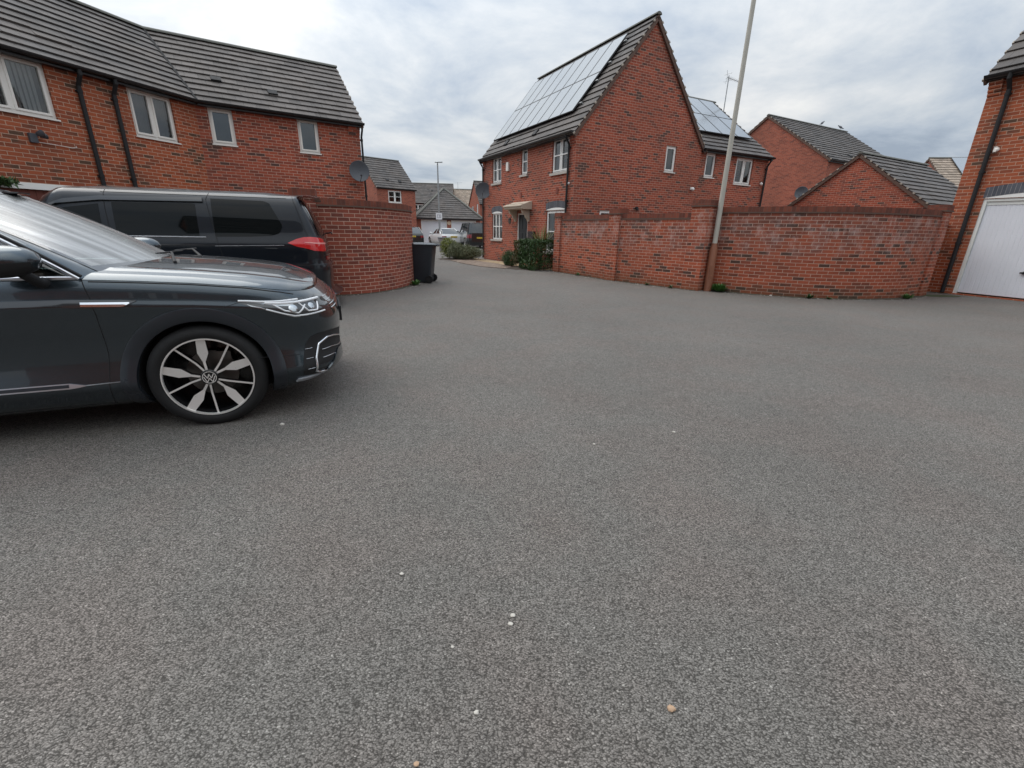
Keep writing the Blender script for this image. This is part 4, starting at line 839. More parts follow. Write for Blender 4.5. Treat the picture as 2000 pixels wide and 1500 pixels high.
# ---------------------------------------------------------------- plants
def leaves(mb,c,rad,n,size,rr,shell=.5,asp=.55,up=0,zmin=.03,lump=.25):
    for _ in range(n):
        d=Vector((rr.gauss(0,1),rr.gauss(0,1),rr.gauss(0,1))).normalized(); k=(shell+(1-shell)*rr.random())
        k*=1+lump*mnoise.noise(d*2.3+Vector((c[0],c[1],size*50)))
        p=Vector(c)+Vector((d.x*rad[0],d.y*rad[1],d.z*rad[2]))*k
        if p.z<zmin: p.z=zmin+rr.random()*.05
        a=Vector((rr.gauss(0,1),rr.gauss(0,1),rr.gauss(0,1)+up)).normalized(); b_=a.cross(Vector((rr.gauss(0,1),rr.gauss(0,1),rr.gauss(0,1)))).normalized()
        s=size*rr.uniform(.6,1.3); mb.face([p-b_*s*asp*.5,p+a*s*.5-b_*s*asp*.15,p+a*s,p+b_*s*asp*.5])
def bush(name,loc,rad,label,cat,mat,n,size,seed,group=None,blobs=None,asp=.55,up=0,stems=6,shell=.55):
    rr=random.Random(seed); o=empty(name,loc,0,label,cat,group); b=MB()
    for (c,r_,q) in (blobs or [((0,0,rad[2]*.95),rad,1)]): leaves(b,c,r_,int(n*q),size,rr,asp=asp,up=up,shell=shell)
    b.build('foliage',M[mat],o)
    b=MB()
    for i in range(stems):
        a=rr.uniform(0,6.28); b.tube([(.03*math.cos(a),.03*math.sin(a),0),(rad[0]*.3*math.cos(a),rad[1]*.3*math.sin(a),rad[2]*.6),(rad[0]*.75*math.cos(a),rad[1]*.75*math.sin(a),rad[2]*1.3)],[.014,.010,.004],5)
    b.build('stem',M['wood'],o); return o
bush('shrub',(-3.08,21.6,0),(.42,.4,.42),'yellow-green shrub at the left end of the planted island','shrub','leafy',1500,.075,11,blobs=[((0,0,.62),(.42,.4,.34),1),((.1,-.05,.3),(.5,.4,.3),.5)])
bush('lavender',(-2.42,21.3,0),(.72,.6,.36),'sprawling grey-green lavender filling the planted island beside the road','shrub','leafl',5200,.12,12,asp=.16,up=1.1,blobs=[((0,0,.30),(.72,.6,.34),1),((-.3,-.1,.42),(.36,.4,.34),.4),((.45,.1,.28),(.55,.45,.28),.4)])
bush('lavender',(-.13,17.75,0),(.42,.38,.3),'small round dark green lavender at the corner of the beige paving','shrub','leafg' if False else 'leafd',2600,.10,13,asp=.14,up=1.2)
hg=empty('hedge',(.62,16.72,0),math.atan2(-.8667,.4989),'clipped dark green hedge block with browning left side against the garden wall pier','hedge')
rr=random.Random(5)
def boxleaf(mb,x0,x1,y0,y1,z0,z1,n,size):
    for _ in range(n):
        f=rr.random(); x=rr.uniform(x0,x1);y=rr.uniform(y0,y1);z=rr.uniform(z0,z1)
        e=rr.random()*.10
        if f<.34: y=y0+e
        elif f<.48: x=x0+e
        elif f<.60: x=x1-e
        elif f<.78: z=z1-e
        elif f<.86: y=y1-e
        q=.06*mnoise.noise(Vector((x*3,y*3,z*3))); x+=q;y+=q;z+=q
        p=Vector((x,y,max(z,.02))); a=Vector((rr.gauss(0,1),rr.gauss(0,1),rr.gauss(0,1)+.5)).normalized(); b_=a.cross(Vector((rr.gauss(0,1),rr.gauss(0,1),rr.gauss(0,1)))).normalized(); s=size*rr.uniform(.6,1.3)
        mb.face([p-b_*s*.3,p+a*s*.5-b_*s*.1,p+a*s,p+b_*s*.3])
b=MB(); boxleaf(b,-.25,.80,-.42,.42,.03,1.02,7000,.062); b.build('foliage',M['leafd'],hg)
b=MB(); boxleaf(b,-.80,-.25,-.30,.38,.25,.98,2600,.060); b.build('brown_foliage',M['leafb'],hg)
b=MB()
for i in range(14):
    x=-.75+i*.11; y=rr.uniform(-.2,.2); b.tube([(x,y,0),(x+rr.uniform(-.1,.1),y+rr.uniform(-.1,.1),.5),(x+rr.uniform(-.15,.15),y,.9)],[.016,.012,.005],5)
b.build('stem',M['wood'],hg)
sp=empty('spiky_plant',(.95,16.55,.0),0,'yellow-green strappy-leaved plant sticking up behind the hedge','plant')
b=MB()
for i in range(70):
    a=rr.uniform(0,6.28); l=rr.uniform(.45,1.0); lean=rr.uniform(.1,.75); p=Vector((.12*math.cos(a),.12*math.sin(a),.75)); d=Vector((math.cos(a),math.sin(a),0)); s=Vector((-d.y,d.x,0)); P=[]
    for j in range(6):
        t=j/5; q=p+d*(l*lean*t)+Vector((0,0,l*(t-.55*lean*t*t))); w_=.018*(1-t)**.6+.002; P.append([q-s*w_,q+s*w_])
    b.grid(P)
b.build('leaf_blade',M['leafs'],sp); b=MB(); b.tube([(0,0,0),(0,0,.78)],.05,8); b.build('stem',M['wood'],sp)
po=empty('flower_pot',(-.30,18.25,0),0,'small dark pot with a pale flower against the house wall behind the lavender','plant pot')
b=MB(); b.lathe([(.001,0),(.10,0),(.14,.26),(.155,.26),(.155,.30),(.13,.30),(.12,.25),(.001,.25)],14); b.build('pot',M['terra'],po); b=MB(); leaves(b,(0.02,0,.36),(.13,.13,.1),90,.06,rr); b.build('foliage',M['leafd'],po); b=MB(); leaves(b,(.12,0,.42),(.05,.05,.05),30,.05,rr); b.build('flower',plain('pink_petal',(.6,.35,.36),.6),po)
# climbing plant between wall end and bin
cp=empty('shrub',(-2.50,11.95,0),0,'straggly yellowing plant between the curved wall end and the black bin','shrub')
b=MB(); leaves(b,(0,.0,.42),(.13,.2,.42),260,.085,rr,shell=.2); b.build('foliage',M['leafs'],cp); b=MB(); b.tube([(0,0,0),(.02,0,.4),(-.03,0,.8)],.008,5); b.build('stem',M['wood'],cp)
tag(blob('litter',-2.43,11.68,.05,.03,.05,'paper',seed=8,kind=None),'crumpled pale litter beside the black bin foot','litter')
weeds=[((5.00,11.0,0),.20,150,'leafg','leafy green weed clump on the right of the street lamp base'),((2.02,14.48,0),.09,40,'leafg','small pale weed at the foot of the wall nearest the hedge'),((6.63,10.08,0),.10,45,'leafd','dark weed tuft at the wall foot, middle of the curved stretch'),((9.03,10.33,0),.12,60,'leafg','bright weed at the wall foot near the garage house'),((3.55,12.1,0),.07,30,'leafd','thin weed below the tall pier'),((-2.42,11.05,0),.13,60,'leafg','green weed at the foot of the curved wall beside the bin'),((4.0,11.55,0),.08,40,'leafd','dusty weed just left of the tallest pier'),((7.0,9.98,0),.07,30,'leafd','little dark weed right of the tuft at the curved wall')]
for loc,r_,n_,mt,lb in weeds:
    b=MB()
    for i in range(n_):
        a=rr.uniform(0,6.28); d=Vector((math.cos(a),math.sin(a),rr.uniform(.2,1.6))).normalized(); s=Vector((-math.sin(a),math.cos(a),0)); l=r_*rr.uniform(.5,1.4); q=Vector((rr.uniform(-.4,.4)*r_,rr.uniform(-.4,.4)*r_,.01)); b.face([q,q+d*l*.5-s*l*.16,q+d*l,q+d*l*.5+s*l*.16])
    o=b.build('weed',M[mt]); o.location=loc; tag(o,lb,'weed','weeds along the wall foot')
def pebble(x,y,s,mt,label,grp='loose stones on the tarmac'):
    b=MB(); bm=bmesh.new(); bmesh.ops.create_icosphere(bm,subdivisions=2,radius=1)
    for v in bm.verts:
        k=1+.35*mnoise.noise(v.co*1.3+Vector((x*9,y*7,0))); v.co=Vector((v.co.x*s*k,v.co.y*s*k*.8,v.co.z*s*k*.55+s*.4))
    me=bpy.data.meshes.new('stone'); bm.to_mesh(me); bm.free(); me.materials.append(M[mt]); o=bpy.data.objects.new('stone',me); COL.objects.link(o); o.location=(x,y,0); tag(o,label,'stone',grp)
for x,y,s,mt,lb in PEB: pebble(x,y,s,mt,lb)
# pigeons on the roof ridge
for i,t in enumerate((5.4,7.6)):
    gxv=Vector((math.cos(.501),math.sin(.501),0)); p=Vector((14.7,29.7,7.95+.10))+gxv*t
    b=MB(); b.lathe([(.001,-.16),(.03,-.14),(.07,-.06),(.085,.02),(.07,.10),(.04,.15),(.035,.18),(.045,.21),(.04,.25),(.001,.275)],12,T=T4([(0,1,0),(-.55,0,.84),(.84,0,.55)],(0,0,.14)))
    b.tube([(.17,0,.30),(.22,0,.29)],[.012,.003],5); b.tube([(-.08,0,.08),(-.24,0,.02)],[.045,.02],6)
    for sy in (-.025,.025): b.tube([(0,sy,.0),(0,sy,.09)],.006,4)
    o=b.build('pigeon',plain('pigeon_grey',(.13,.135,.15),.7),smooth=True); o.location=p; o.scale=(.8,.8,.8); o.rotation_euler=(0,0,.4+i*2.4)
    tag(o,['grey pigeon perched on the far roof ridge, nearer the gable','grey pigeon perched on the far roof ridge, nearer the roof end'][i],'bird','pigeons on the ridge')
# ---------------------------------------------------------------- the yard behind the photographer (seen in reflections)
rb_=simple_house('brick_house','brick house across the yard behind the viewpoint',(9.5,-7.5,0),R(180),13,6,4.6,7.4,mat='brick_o',front=[(2,3,3.2,4.3),(6,7,3.2,4.3),(10,11,3.2,4.3)],style='two')
def tree(loc,h_,r_,label,seed,n=2600):
    rr=random.Random(seed); o=empty('tree',loc,0,label,'tree','trees behind the viewpoint'); b=MB(); b.tube([(0,0,0),(.1,0,h_*.4),(0,.1,h_*.8)],[.22,.15,.05],8)
    for i in range(6):
        a=i*1.05; b.tube([(0,0,h_*(.3+.07*i)),(r_*.6*math.cos(a),r_*.6*math.sin(a),h_*(.45+.08*i))],[.08,.02],5)
    b.build('trunk',M['wood'],o); b=MB()
    for i in range(9): leaves(b,(rr.uniform(-.5,.5)*r_,rr.uniform(-.5,.5)*r_,h_*rr.uniform(.38,.82)),(r_*.55,r_*.55,h_*.2),n//9,.38,rr)
    b.build('crown',M['leafd'],o)
for i,(x,y,h_,r_) in enumerate(((13,-19,9,3.6),(18,-15,8,3.2),(22,-21,11,4.2),(-9,-19,9,3.6),(27,-12,9,3.6),(-15,-14,8,3.4),(8,-24,10,4),(33,-18,10,4))):
    tree((x,y,0),h_,r_,'broad dark tree standing beyond the yard',60+i)

pc=LB+Matrix.Rotation(a1,3,'Z')@Vector((-4.32,-.16,0))
cpl=empty('climbing_plant',(pc.x,pc.y,0),0,'dark green climber at the white garage head of the left house, picture edge','climbing plant')
b=MB(); leaves(b,(0,0,2.0),(.26,.2,.07),300,.09,random.Random(3),shell=.2); leaves(b,(-.3,0,1.3),(.2,.16,.9),500,.08,random.Random(4),shell=.3); b.build('foliage',M['leafd'],cpl)
b=MB(); b.tube([(-.3,.05,0),(-.28,.05,1.2),(-.1,.05,2.0)],.018,6); b.build('stem',M['wood'],cpl)

# dirt, moss and grit gathered along the wall feet
M['edge_dirt']=plain('edge_dirt',(.055,.048,.032),.95,noise=.6,nscale=22,bump=.5)
def edge_dirt(path,wd,seed,n=6):
    rr=random.Random(seed); b=MB(); P=[Vector((*p,0)) for p in path]; rows=[]
    for a_,c_ in zip(P,P[1:]):
        L_n=max(2,int((c_-a_).length/.05))
        for i in range(L_n):
            p=a_.lerp(c_,i/L_n); t=(c_-a_).normalized(); nn=Vector((t.y,-t.x,0)); k=wd*(.35+.9*abs(mnoise.noise(p*1.7))+.55*abs(mnoise.noise(p*9))+.2*rr.random())
            rows.append([p-nn*.02+Vector((0,0,.012)),p+nn*k*.5+Vector((0,0,.010)),p+nn*k+Vector((0,0,.003))])
    b.grid(rows,uvf=lambda i,j:(i*.1,j*.1)); tag(b.build('edge_dirt',M['edge_dirt']),kind='stuff')
    g_=MB()
    for _ in range(int(len(rows)*1.3)):
        r=rr.choice(rows); p=r[0].lerp(r[2],rr.uniform(.2,2.2)); p.z=.004; s=rr.uniform(.004,.013)
        q=[p+Vector((math.cos(a)*s*rr.uniform(.6,1.2),math.sin(a)*s*rr.uniform(.6,1.2),0)) for a in (0,1.3,2.6,3.9,5.2)]; tp=p+Vector((0,0,s*.8))
        for i in range(5): g_.face([q[i],q[(i+1)%5],tp])
    tag(g_.build('grit',M['stone']),kind='stuff')
edge_dirt([(1.32,15.95),(2.83,13.14),(4.52,11.06)],.13,1)
edge_dirt([(4.62,11.42)]+PR[1:],.15,2)
edge_dirt(PL[:-8],.12,3)
edge_dirt([(10.95,11.88),(11.14,11.48)],.14,4)
# ---------------------------------------------------------------- car body maths
def interp(tab,z,i):
    if z<=tab[0][0]: return tab[0][i]
    if z>=tab[-1][0]: return tab[-1][i]
    for k in range(len(tab)-1):
        a,b=tab[k],tab[k+1]
        if a[0]<=z<=b[0]:
            t=(z-a[0])/(b[0]-a[0]); h=b[0]-a[0]
            def sl(j):
                if j<=0 or j>=len(tab)-1: return (tab[min(j+1,len(tab)-1)][i]-tab[max(j-1,0)][i])/max(1e-6,(tab[min(j+1,len(tab)-1)][0]-tab[max(j-1,0)][0]))
                d0=(tab[j][i]-tab[j-1][i])/(tab[j][0]-tab[j-1][0]); d1=(tab[j+1][i]-tab[j][i])/(tab[j+1][0]-tab[j][0])
                return 0 if d0*d1<=0 else 2*d0*d1/(d0+d1)
            m0,m1=sl(k)*h,sl(k+1)*h
            return (2*t**3-3*t*t+1)*a[i]+(t**3-2*t*t+t)*m0+(-2*t**3+3*t*t)*b[i]+(t**3-t*t)*m1
class CarBody:
    "rows: (z,w,xf,xr) ; QF/QR where the front/rear curvature starts; top(x) height of top edge"
    def __init__(s,rows,QF,QR,top,zt,ef=.72,er=.6,zlow=.5): s.rows=rows;s.QF=QF;s.QR=QR;s.top=top;s.zt=zt;s.ef=ef;s.er=er;s.zl=zlow
    def pt(s,q,z,side=-1,off=0):
        "q: x along the side, QF..QF+1 wraps the front, QR-1..QR wraps the rear; z nominal"
        if off:
            a=s.pt(q,z,side); e=.004
            def V(p): return p
            p1=s.pt(q-e,z,side);p2=s.pt(q+e,z,side);p3=s.pt(q,z-e,side);p4=s.pt(q,z+e,side)
            u=[p2[i]-p1[i] for i in range(3)];v=[p4[i]-p3[i] for i in range(3)]
            n=[u[1]*v[2]-u[2]*v[1],u[2]*v[0]-u[0]*v[2],u[0]*v[1]-u[1]*v[0]]; l=math.sqrt(sum(x*x for x in n)) or 1
            sg=off*(1 if side<0 else -1)
            return tuple(a[i]+n[i]/l*sg for i in range(3))
        w=interp(s.rows,z,1); xf=interp(s.rows,z,2); xr=interp(s.rows,z,3)
        if q>s.QF:
            t=min(1,q-s.QF)*math.pi/2; x=s.QF+(xf-s.QF)*max(0,math.sin(t))**s.ef; y=w*max(0,math.cos(t))**s.ef
        elif q<s.QR:
            t=min(1,s.QR-q)*math.pi/2; x=s.QR-(s.QR-xr)*max(0,math.sin(t))**s.er; y=w*max(0,math.cos(t))**s.er
        else: x=q; y=w
        y-=s.bulge(x)
        zz=z if z<s.zl else s.zl+(z-s.zl)*(s.top(x)-s.zl)/(s.zt-s.zl)
        return (x,side*max(0,y),zz)
    def bulge(s,x): return 0
def lin(tab,x):
    if x<=tab[0][0]: return tab[0][1]
    for a,b in zip(tab,tab[1:]):
        if x<=b[0]: return a[1]+(b[1]-a[1])*(x-a[0])/(b[0]-a[0])
    return tab[-1][1]
SUV=CarBody([(.19,.80,.66,-3.45),(.235,.86,.74,-3.5),(.29,.885,.85,-3.54),(.34,.910,.87,-3.56),(.42,.895,.86,-3.57),(.52,.880,.865,-3.58),(.62,.884,.88,-3.58),(.70,.898,.88,-3.57),(.80,.913,.86,-3.56),(.85,.922,.845,-3.55),(.885,.910,.82,-3.54),(.96,.895,.765,-3.53),(1.0,.875,.72,-3.52)],
   .32,-3.15,lambda x: lin([(-3.6,1.02),(-.6,1.0),(-.3,.985),(0,.965),(.3,.935),(.5,.905),(.65,.88),(.8,.86)],x),1.0,ef=.66)
def frange(a,b,n): return [a+(b-a)*i/(n-1) for i in range(n)]
def body_mesh(name,C,mats,parent,zs,qs,deck=None,arches=(),hx=0,liner=None):
    b=MB(); P=[]
    for q in qs: P.append([C.pt(q,z,-1) for z in zs])
    for q in reversed(qs): P.append([C.pt(q,z,1) for z in zs])
    b.grid(P,cu=True,flip=True)
    n=len(qs)
    # floor and deck strips
    for i in range(n-1):
        for z,fl in ((zs[0],0),(zs[-1],1)):
            A,B=C.pt(qs[i],z,-1),C.pt(qs[i+1],z,-1); D,E_=C.pt(qs[i],z,1),C.pt(qs[i+1],z,1)
            if fl and deck is not None: A,B,D,E_=[(p[0],p[1],p[2]-deck) for p in (A,B,D,E_)]
            f=[A,B,E_,D]; b.face(f if fl else list(reversed(f)))
            if fl and deck is not None:
                b.face([C.pt(qs[i],z,-1),C.pt(qs[i+1],z,-1),B,A]); b.face([C.pt(qs[i+1],z,1),C.pt(qs[i],z,1),D,E_])
    o=b.build(name,mats,parent,weld=True)
    # cut the wheel arches
    for k,(x,z,r) in enumerate(arches):
        for sd in (-1,1):
            c=MB(); c.lathe([(.001,-.19),(r,-.19),(r,.5),(.001,.5)],56,T=T4([(1,0,0),(0,0,1),(0,sd,0)],(x,sd*.86,z)),flip=sd>0)
            co=c.build('cutter',M['blackm'],parent,weld=True)
            bm=bmesh.new(); bm.from_mesh(co.data); bmesh.ops.recalc_face_normals(bm,faces=bm.faces); bm.to_mesh(co.data); bm.free()
            md=o.modifiers.new('cut','BOOLEAN'); md.operation='DIFFERENCE'; md.solver='EXACT'; md.object=co
    bm=bmesh.new(); bm.from_mesh(o.data); bmesh.ops.recalc_face_normals(bm,faces=bm.faces); bm.to_mesh(o.data); bm.free()
    if arches:
        dg_=bpy.context.evaluated_depsgraph_get(); me=bpy.data.meshes.new_from_object(o.evaluated_get(dg_)); 
        cs=[m.object for m in o.modifiers]; o.modifiers.clear(); o.data=me
        for c in cs: bpy.data.objects.remove(c)
    me=o.data; me.polygons.foreach_set('use_smooth',[True]*len(me.polygons)); me.set_sharp_from_angle(angle=R(32))
    return o
def patch(C,lo,up,off=.002,nq=40,nz=8,th=0,side=-1,q0=None,q1=None):
    "surface patch between two polylines in (q,z)"
    q0=q0 if q0 is not None else max(lo[0][0],up[0][0]); q1=q1 if q1 is not None else min(lo[-1][0],up[-1][0])
    P=[]
    for q in frange(q0,q1,nq):
        a,b=lin(lo,q),lin(up,q); r=[C.pt(q,a+(b-a)*j/(nz-1),side,off) for j in range(nz)]
        if th: r=[C.pt(q,a,side,off-th)]+r+[C.pt(q,b,side,off-th)]
        P.append(r)
    return P
def add_patch(mb,C,lo,up,off=.002,nq=40,nz=8,th=0,side=-1,m=0,**k):
    P=patch(C,lo,up,off,nq,nz,th,side,**k); mb.grid(P,m=m,flip=(side<0))
    if th:
        for r in (P[0],P[-1]): mb.face([r[0],r[1],r[-2],r[-1]],m=m)
def line(mb,C,pts,r=.003,off=.0,side=-1,m=0,n=6,sub=6,flat=None):
    "round strip following (q,z) polyline"
    path=[]
    for (a,b) in zip(pts,pts[1:]):
        for i in range(sub): t=i/sub; path.append(C.pt(a[0]+(b[0]-a[0])*t,a[1]+(b[1]-a[1])*t,side,off))
    path.append(C.pt(*pts[-1],side,off)); mb.tube(path,r,n,m=m)
def wheel(par,x,y,side,r=.352,w=.225,rim=.275,zc=None,rz=0,spokes='blade',name='wheel',rot=0):
    zc=zc or r; o=bpy.data.objects.new(name,None); COL.objects.link(o); o.parent=par; o.location=(x,y,zc); o.empty_display_size=.1
    o.rotation_euler=(0,0,rz)
    T=T4([(1,0,0),(0,0,1),(0,side,0)])     # local z -> outward
    h=w/2; b=MB(T)
    b.lathe([(rim-.006,h-.012),(rim+.008,h-.002),(rim+.03,h+.004),(r-.028,h-.006),(r-.008,h-.025),(r-.001,h-.045),(r,0),(r-.001,-h+.045),(r-.008,-h+.02),(rim,-h)],64,flip=side>0)
    for k in (-.045,-.015,.015,.045):
        b.lathe([(r+.0005,k-.004),(r+.0015,k),(r+.0005,k+.004)],48,flip=side>0)
    t=b.build('tyre',M['rubber'],o,smooth=True,angle=40)
    b=MB(T); b.lathe([(rim-.012,h-.018),(rim-.02,h-.03),(rim-.028,-h),(.001,-h+.02)],48,flip=side>0)
    ri=b.build('rim',M['rimb'],o,smooth=True,angle=40)
    b=MB(T); b.lathe([(rim-.004,h-.012),(rim-.004,h-.004),(rim-.013,h-.004),(rim-.015,h-.03)],64,flip=side>0)
    def pl(a,rr,z): return (rr*math.cos(R(a)),rr*math.sin(R(a)),z)
    fz=h-.012
    def spoke(pts,ws,thk=.035):
        for i in range(len(pts)-1):
            (x0,y0,z0),(x1,y1,z1)=pts[i],pts[i+1]; d=Vector((x1-x0,y1-y0,0)).normalized(); s=Vector((-d.y,d.x,0))
            a,bq=Vector(pts[i]),Vector(pts[i+1]); w0,w1=ws[i],ws[i+1]
            tp=[a-s*w0,bq-s*w1,bq+s*w1,a+s*w0]; b.face(tp,m=0)
            lo=[p-Vector((0,0,thk)) for p in tp]
            for j in range(4):
                k=(j+1)%4; b.face([tp[j],lo[j],lo[k],tp[k]],m=1)
    if spokes=='blade':
        k0=rim/.27
        for i in range(5):
            a=92+72*i+rot
            hub=a+18
            spoke([pl(hub-9,.050*k0,fz-.012),pl(a+6,.105*k0,fz-.016),pl(a+2,.165*k0,fz-.012),pl(a,rim-.012,fz-.004)],[.007,.008,.031,.026])
            spoke([pl(hub+9,.050*k0,fz-.012),pl(a+31,.115*k0,fz-.016),pl(a+36,rim-.012,fz-.004)],[.0065,.006,.006])
            # dark wedge backing of the blade
            spoke([pl(a-2,.09*k0,fz-.022),pl(a-4,rim-.02,fz-.016)],[.012,.034],.03) if False else None
    else:
        for i in range(10): spoke([pl(36*i,.03,fz-.02),pl(36*i,rim-.012,fz-.005)],[.012,.018])
    b.build('spokes',[M['alu'],M['rimb']],ri)
    b=MB(T); b.lathe([(.001,-.03),(.155,-.03),(.155,-.045),(.001,-.045)],32,flip=side>0); b.box(.05,.09,-.045,.13,.15,.0) ; b.build('brake_disc',M['brake'],o,smooth=True,angle=30)
    b=MB(T); b.lathe([(.052,fz-.03),(.052,fz-.006),(.047,fz-.002),(.001,fz-.001)],28,flip=side>0,m=0)
    hb_=b.build('hub_cap',M['rimb'],ri,smooth=True,angle=30)
    if spokes=='blade' and side<0:
        b=MB(T); z=fz+.002
        def st(p,q,wd=.0028):
            a,c=Vector((p[0],p[1],z)),Vector((q[0],q[1],z)); d=(c-a).normalized(); s=Vector((-d.y,d.x,0))*wd; b.face([a-s,c-s,c+s,a+s])
        rr=.036
        for p,q in (((-.027,.024),(-.011,-.006)),((-.011,-.006),(0,.024)),((0,.024),(.011,-.006)) ,((.011,-.006),(.027,.024)),((-.033,.008),(-.016,-.033)),((-.016,-.033),(0,-.004)),((0,-.004),(.016,-.033)),((.016,-.033),(.033,.008))): st(p,q)
        for i in range(28):
            a,c=2*math.pi*i/28,2*math.pi*(i+1)/28; st((.040*math.cos(a),.040*math.sin(a)),(.040*math.cos(c),.040*math.sin(c)),.0022)
        b.build('hub_emblem',M['alu'],hb_)
    return o
# ---------------------------------------------------------------- grey SUV
CA=R(22.5); C0=(-2.382,3.651)
suv=empty('parked_car',(C0[0],C0[1],0),CA,'dark grey metallic SUV with silver and black alloy wheels, parked nearest, nose to the right','car')
def arcq(n): return [i/n for i in range(1,n+1)]
qs=[SUV.QR-1+i/14 for i in range(14)]+frange(SUV.QR,-.62,26)+frange(-.58,SUV.QF,26)+[SUV.QF+i/34 for i in range(1,35)]
zs=[.19,.21,.235,.26,.29,.315,.34,.37,.42,.47,.52,.57,.62,.66,.70,.74,.77,.80,.83,.85,.865,.88,.90,.93,.96,.98,1.0]
WB=2.66; ZH=.345; RA=.388
body_mesh('body',SUV,[M['suv'],M['blackm']],suv,zs,qs,deck=.03,arches=((0,ZH,RA),(-WB,ZH,RA)))
for sd in (-1,1):
    for x0 in (0,-WB):
        b=MB(); b.grid([[(x0+rr_*math.cos(R(-18+216*i/36)),sd*yy,ZH+rr_*math.sin(R(-18+216*i/36))) for rr_,yy in ((RA-.003,.88),(RA-.003,.62),(.02,.61))] for i in range(37)]); b.build('wheel_liner',M['blackm'],suv)
        b=MB(); P=[]
        for i in range(61):
            a=R(-24+228*i/60); r=[]
            for k,(rr_,of) in enumerate(((RA-.004,-.02),(RA-.002,.010),(RA+.01,.014),(RA+.04,.014),(RA+.075,.011),(RA+.083,.007),(RA+.085,-.004))):
                x=x0+rr_*math.cos(a); z=ZH+rr_*math.sin(a); 
                # nominal z for the warped height
                zn=z
                for _ in range(4):
                    zz=SUV.pt(x,zn)[2]; zn+=(z-zz)
                q=x
                if x>SUV.QF:
                    lo_,hi_=SUV.QF,SUV.QF+1
                    for _ in range(24):
                        mid_=(lo_+hi_)/2
                        if SUV.pt(mid_,zn)[0]<x: lo_=mid_
                        else: hi_=mid_
                    q=lo_
                r.append(SUV.pt(q,max(.19,zn),sd,of))
            if z>.12: P.append(r)
        b.grid(P,flip=sd>0); b.build('arch_trim',M['suvtrim'],suv,smooth=True,angle=35)
# bonnet (clamshell)
def wtop(x):
    if x<=SUV.QF: return SUV.pt(x,1.0)[1]*-1
    lo_,hi_=SUV.QF,SUV.QF+1
    for _ in range(26):
        m_=(lo_+hi_)/2
        if SUV.pt(m_,1.0)[0]<x: lo_=m_
        else: hi_=m_
    return -SUV.pt(lo_,1.0)[1]
def bonz(x,k):
    e=SUV.top(x); f=min(1,max(0,(.74-x)/.26)); f=f**.42; k=abs(k)
    z=e+f*.047*(1-math.exp(-(1-k)/.07)) + f*.058*(1-min(1,k/.84)**2)
    z+=.010*f*math.exp(-((k-.80)/.035)**2); return z
XB=.719
b=MB(); P=[]
for i in range(41):
    t=i/40; r=[]
    for j in range(61):
        k=-1+2*j/60; k=math.copysign(1-(1-abs(k))**1.35,k) if k else 0
        xc=-.25-.30*k*k ; xe=XB
        tt=1-(1-t)**1.6
        x=xc+(xe-xc)*tt
        wv=max(.02,wtop(x)); xx=x; r.append((xx,k*(wv-.004),bonz(xx,k)+.003))
    P.append(r)
b.grid(P); bo=b.build('bonnet',M['suv'],suv,smooth=True)
# shut lines and seams
def gap(C,par,pts,r,off,s):
    b=MB(); line(b,C,pts,r,off,s); b.build('panel_gap',M['blackm'],par)
for s in (-1,1):
    gap(SUV,suv,[(-.53,1.0),(-.505,.90),(-.495,.81),(-.50,.55),(-.53,.34),(-.55,.20)],.0035,-.0012,s)
    gap(SUV,suv,[(-1.62,1.0),(-1.60,.8),(-1.60,.4),(-1.62,.21)],.0035,-.0012,s); gap(SUV,suv,[(-2.3,.80),(-2.45,.9),(-2.6,1.0)],.0035,-.0012,s)
    gap(SUV,suv,[(-.54,.215),(-1.0,.215),(-2.2,.215)],.003,-.0012,s)
    gap(SUV,suv,[(-.5,.992),(0,.993),(.3,.992),(.5,.985),(.62,.975)],.0045,-.001,s)
    gap(SUV,suv,[(.26,.888),(.19,.86),(.155,.845)],.0022,-.0008,s)
    gap(SUV,suv,[(.30,.455),(.42,.452),(.52,.45)],.0022,-.0008,s)
# greenhouse
def ws(k,t):
    xb=-.26-.21*k*k; xt=-1.16-.22*k*k; yb=.765*k; yt=.62*k; zb=1.040-.014*k*k; zt=1.51-.030*k*k
    bu=.018*math.sin(math.pi*t)
    return (xb+(xt-xb)*t+bu*.5,yb+(yt-yb)*t,zb+(zt-zb)*t+bu)
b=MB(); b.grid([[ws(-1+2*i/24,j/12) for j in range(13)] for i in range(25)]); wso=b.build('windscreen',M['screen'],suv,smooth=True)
b=MB(); 
def wsb(k,t,o=.0035): p=ws(k,t); return (p[0]+o*.4,p[1],p[2]+o)
b.grid([[wsb(-1+2*i/24,j) for j in (.93,.965,1.0)] for i in range(25)]); b.grid([[wsb(k,j/12) for j in range(13)] for k in (.935,.97,1.0)]); b.grid([[wsb(k,j/12) for j in range(13)] for k in (-1,-.985,-.97)]); b.grid([[wsb(-1+2*i/24,j) for j in (0,.03,.07)] for i in range(25)])
b.box(-1.12,-.07,1.49,-1.04,.07,1.50)
b.build('screen_border',M['lampdark'],wso)
RAIL=[(-.535,.878,1.003),(-.72,.848,1.135),(-.95,.80,1.28),(-1.22,.745,1.42),(-1.48,.705,1.50),(-1.9,.69,1.555),(-2.5,.69,1.555),(-3.0,.70,1.50),(-3.28,.72,1.40)]
def rail(x):
    return (x,lin([(-a[0],a[1]) for a in RAIL],-x),lin([(-a[0],a[2]) for a in RAIL],-x))
def railt(t):
    # t 0..1 along the polyline, smoothed
    n=len(RAIL)-1; f=t*n; i=min(n-1,int(f)); u=f-i; p=[Vector(RAIL[max(0,min(n,i+j))]) for j in (-1,0,1,2)]
    return .5*((2*p[1])+(p[2]-p[0])*u+(2*p[0]-5*p[1]+4*p[2]-p[3])*u*u+(-p[0]+3*p[1]-3*p[2]+p[3])*u**3)
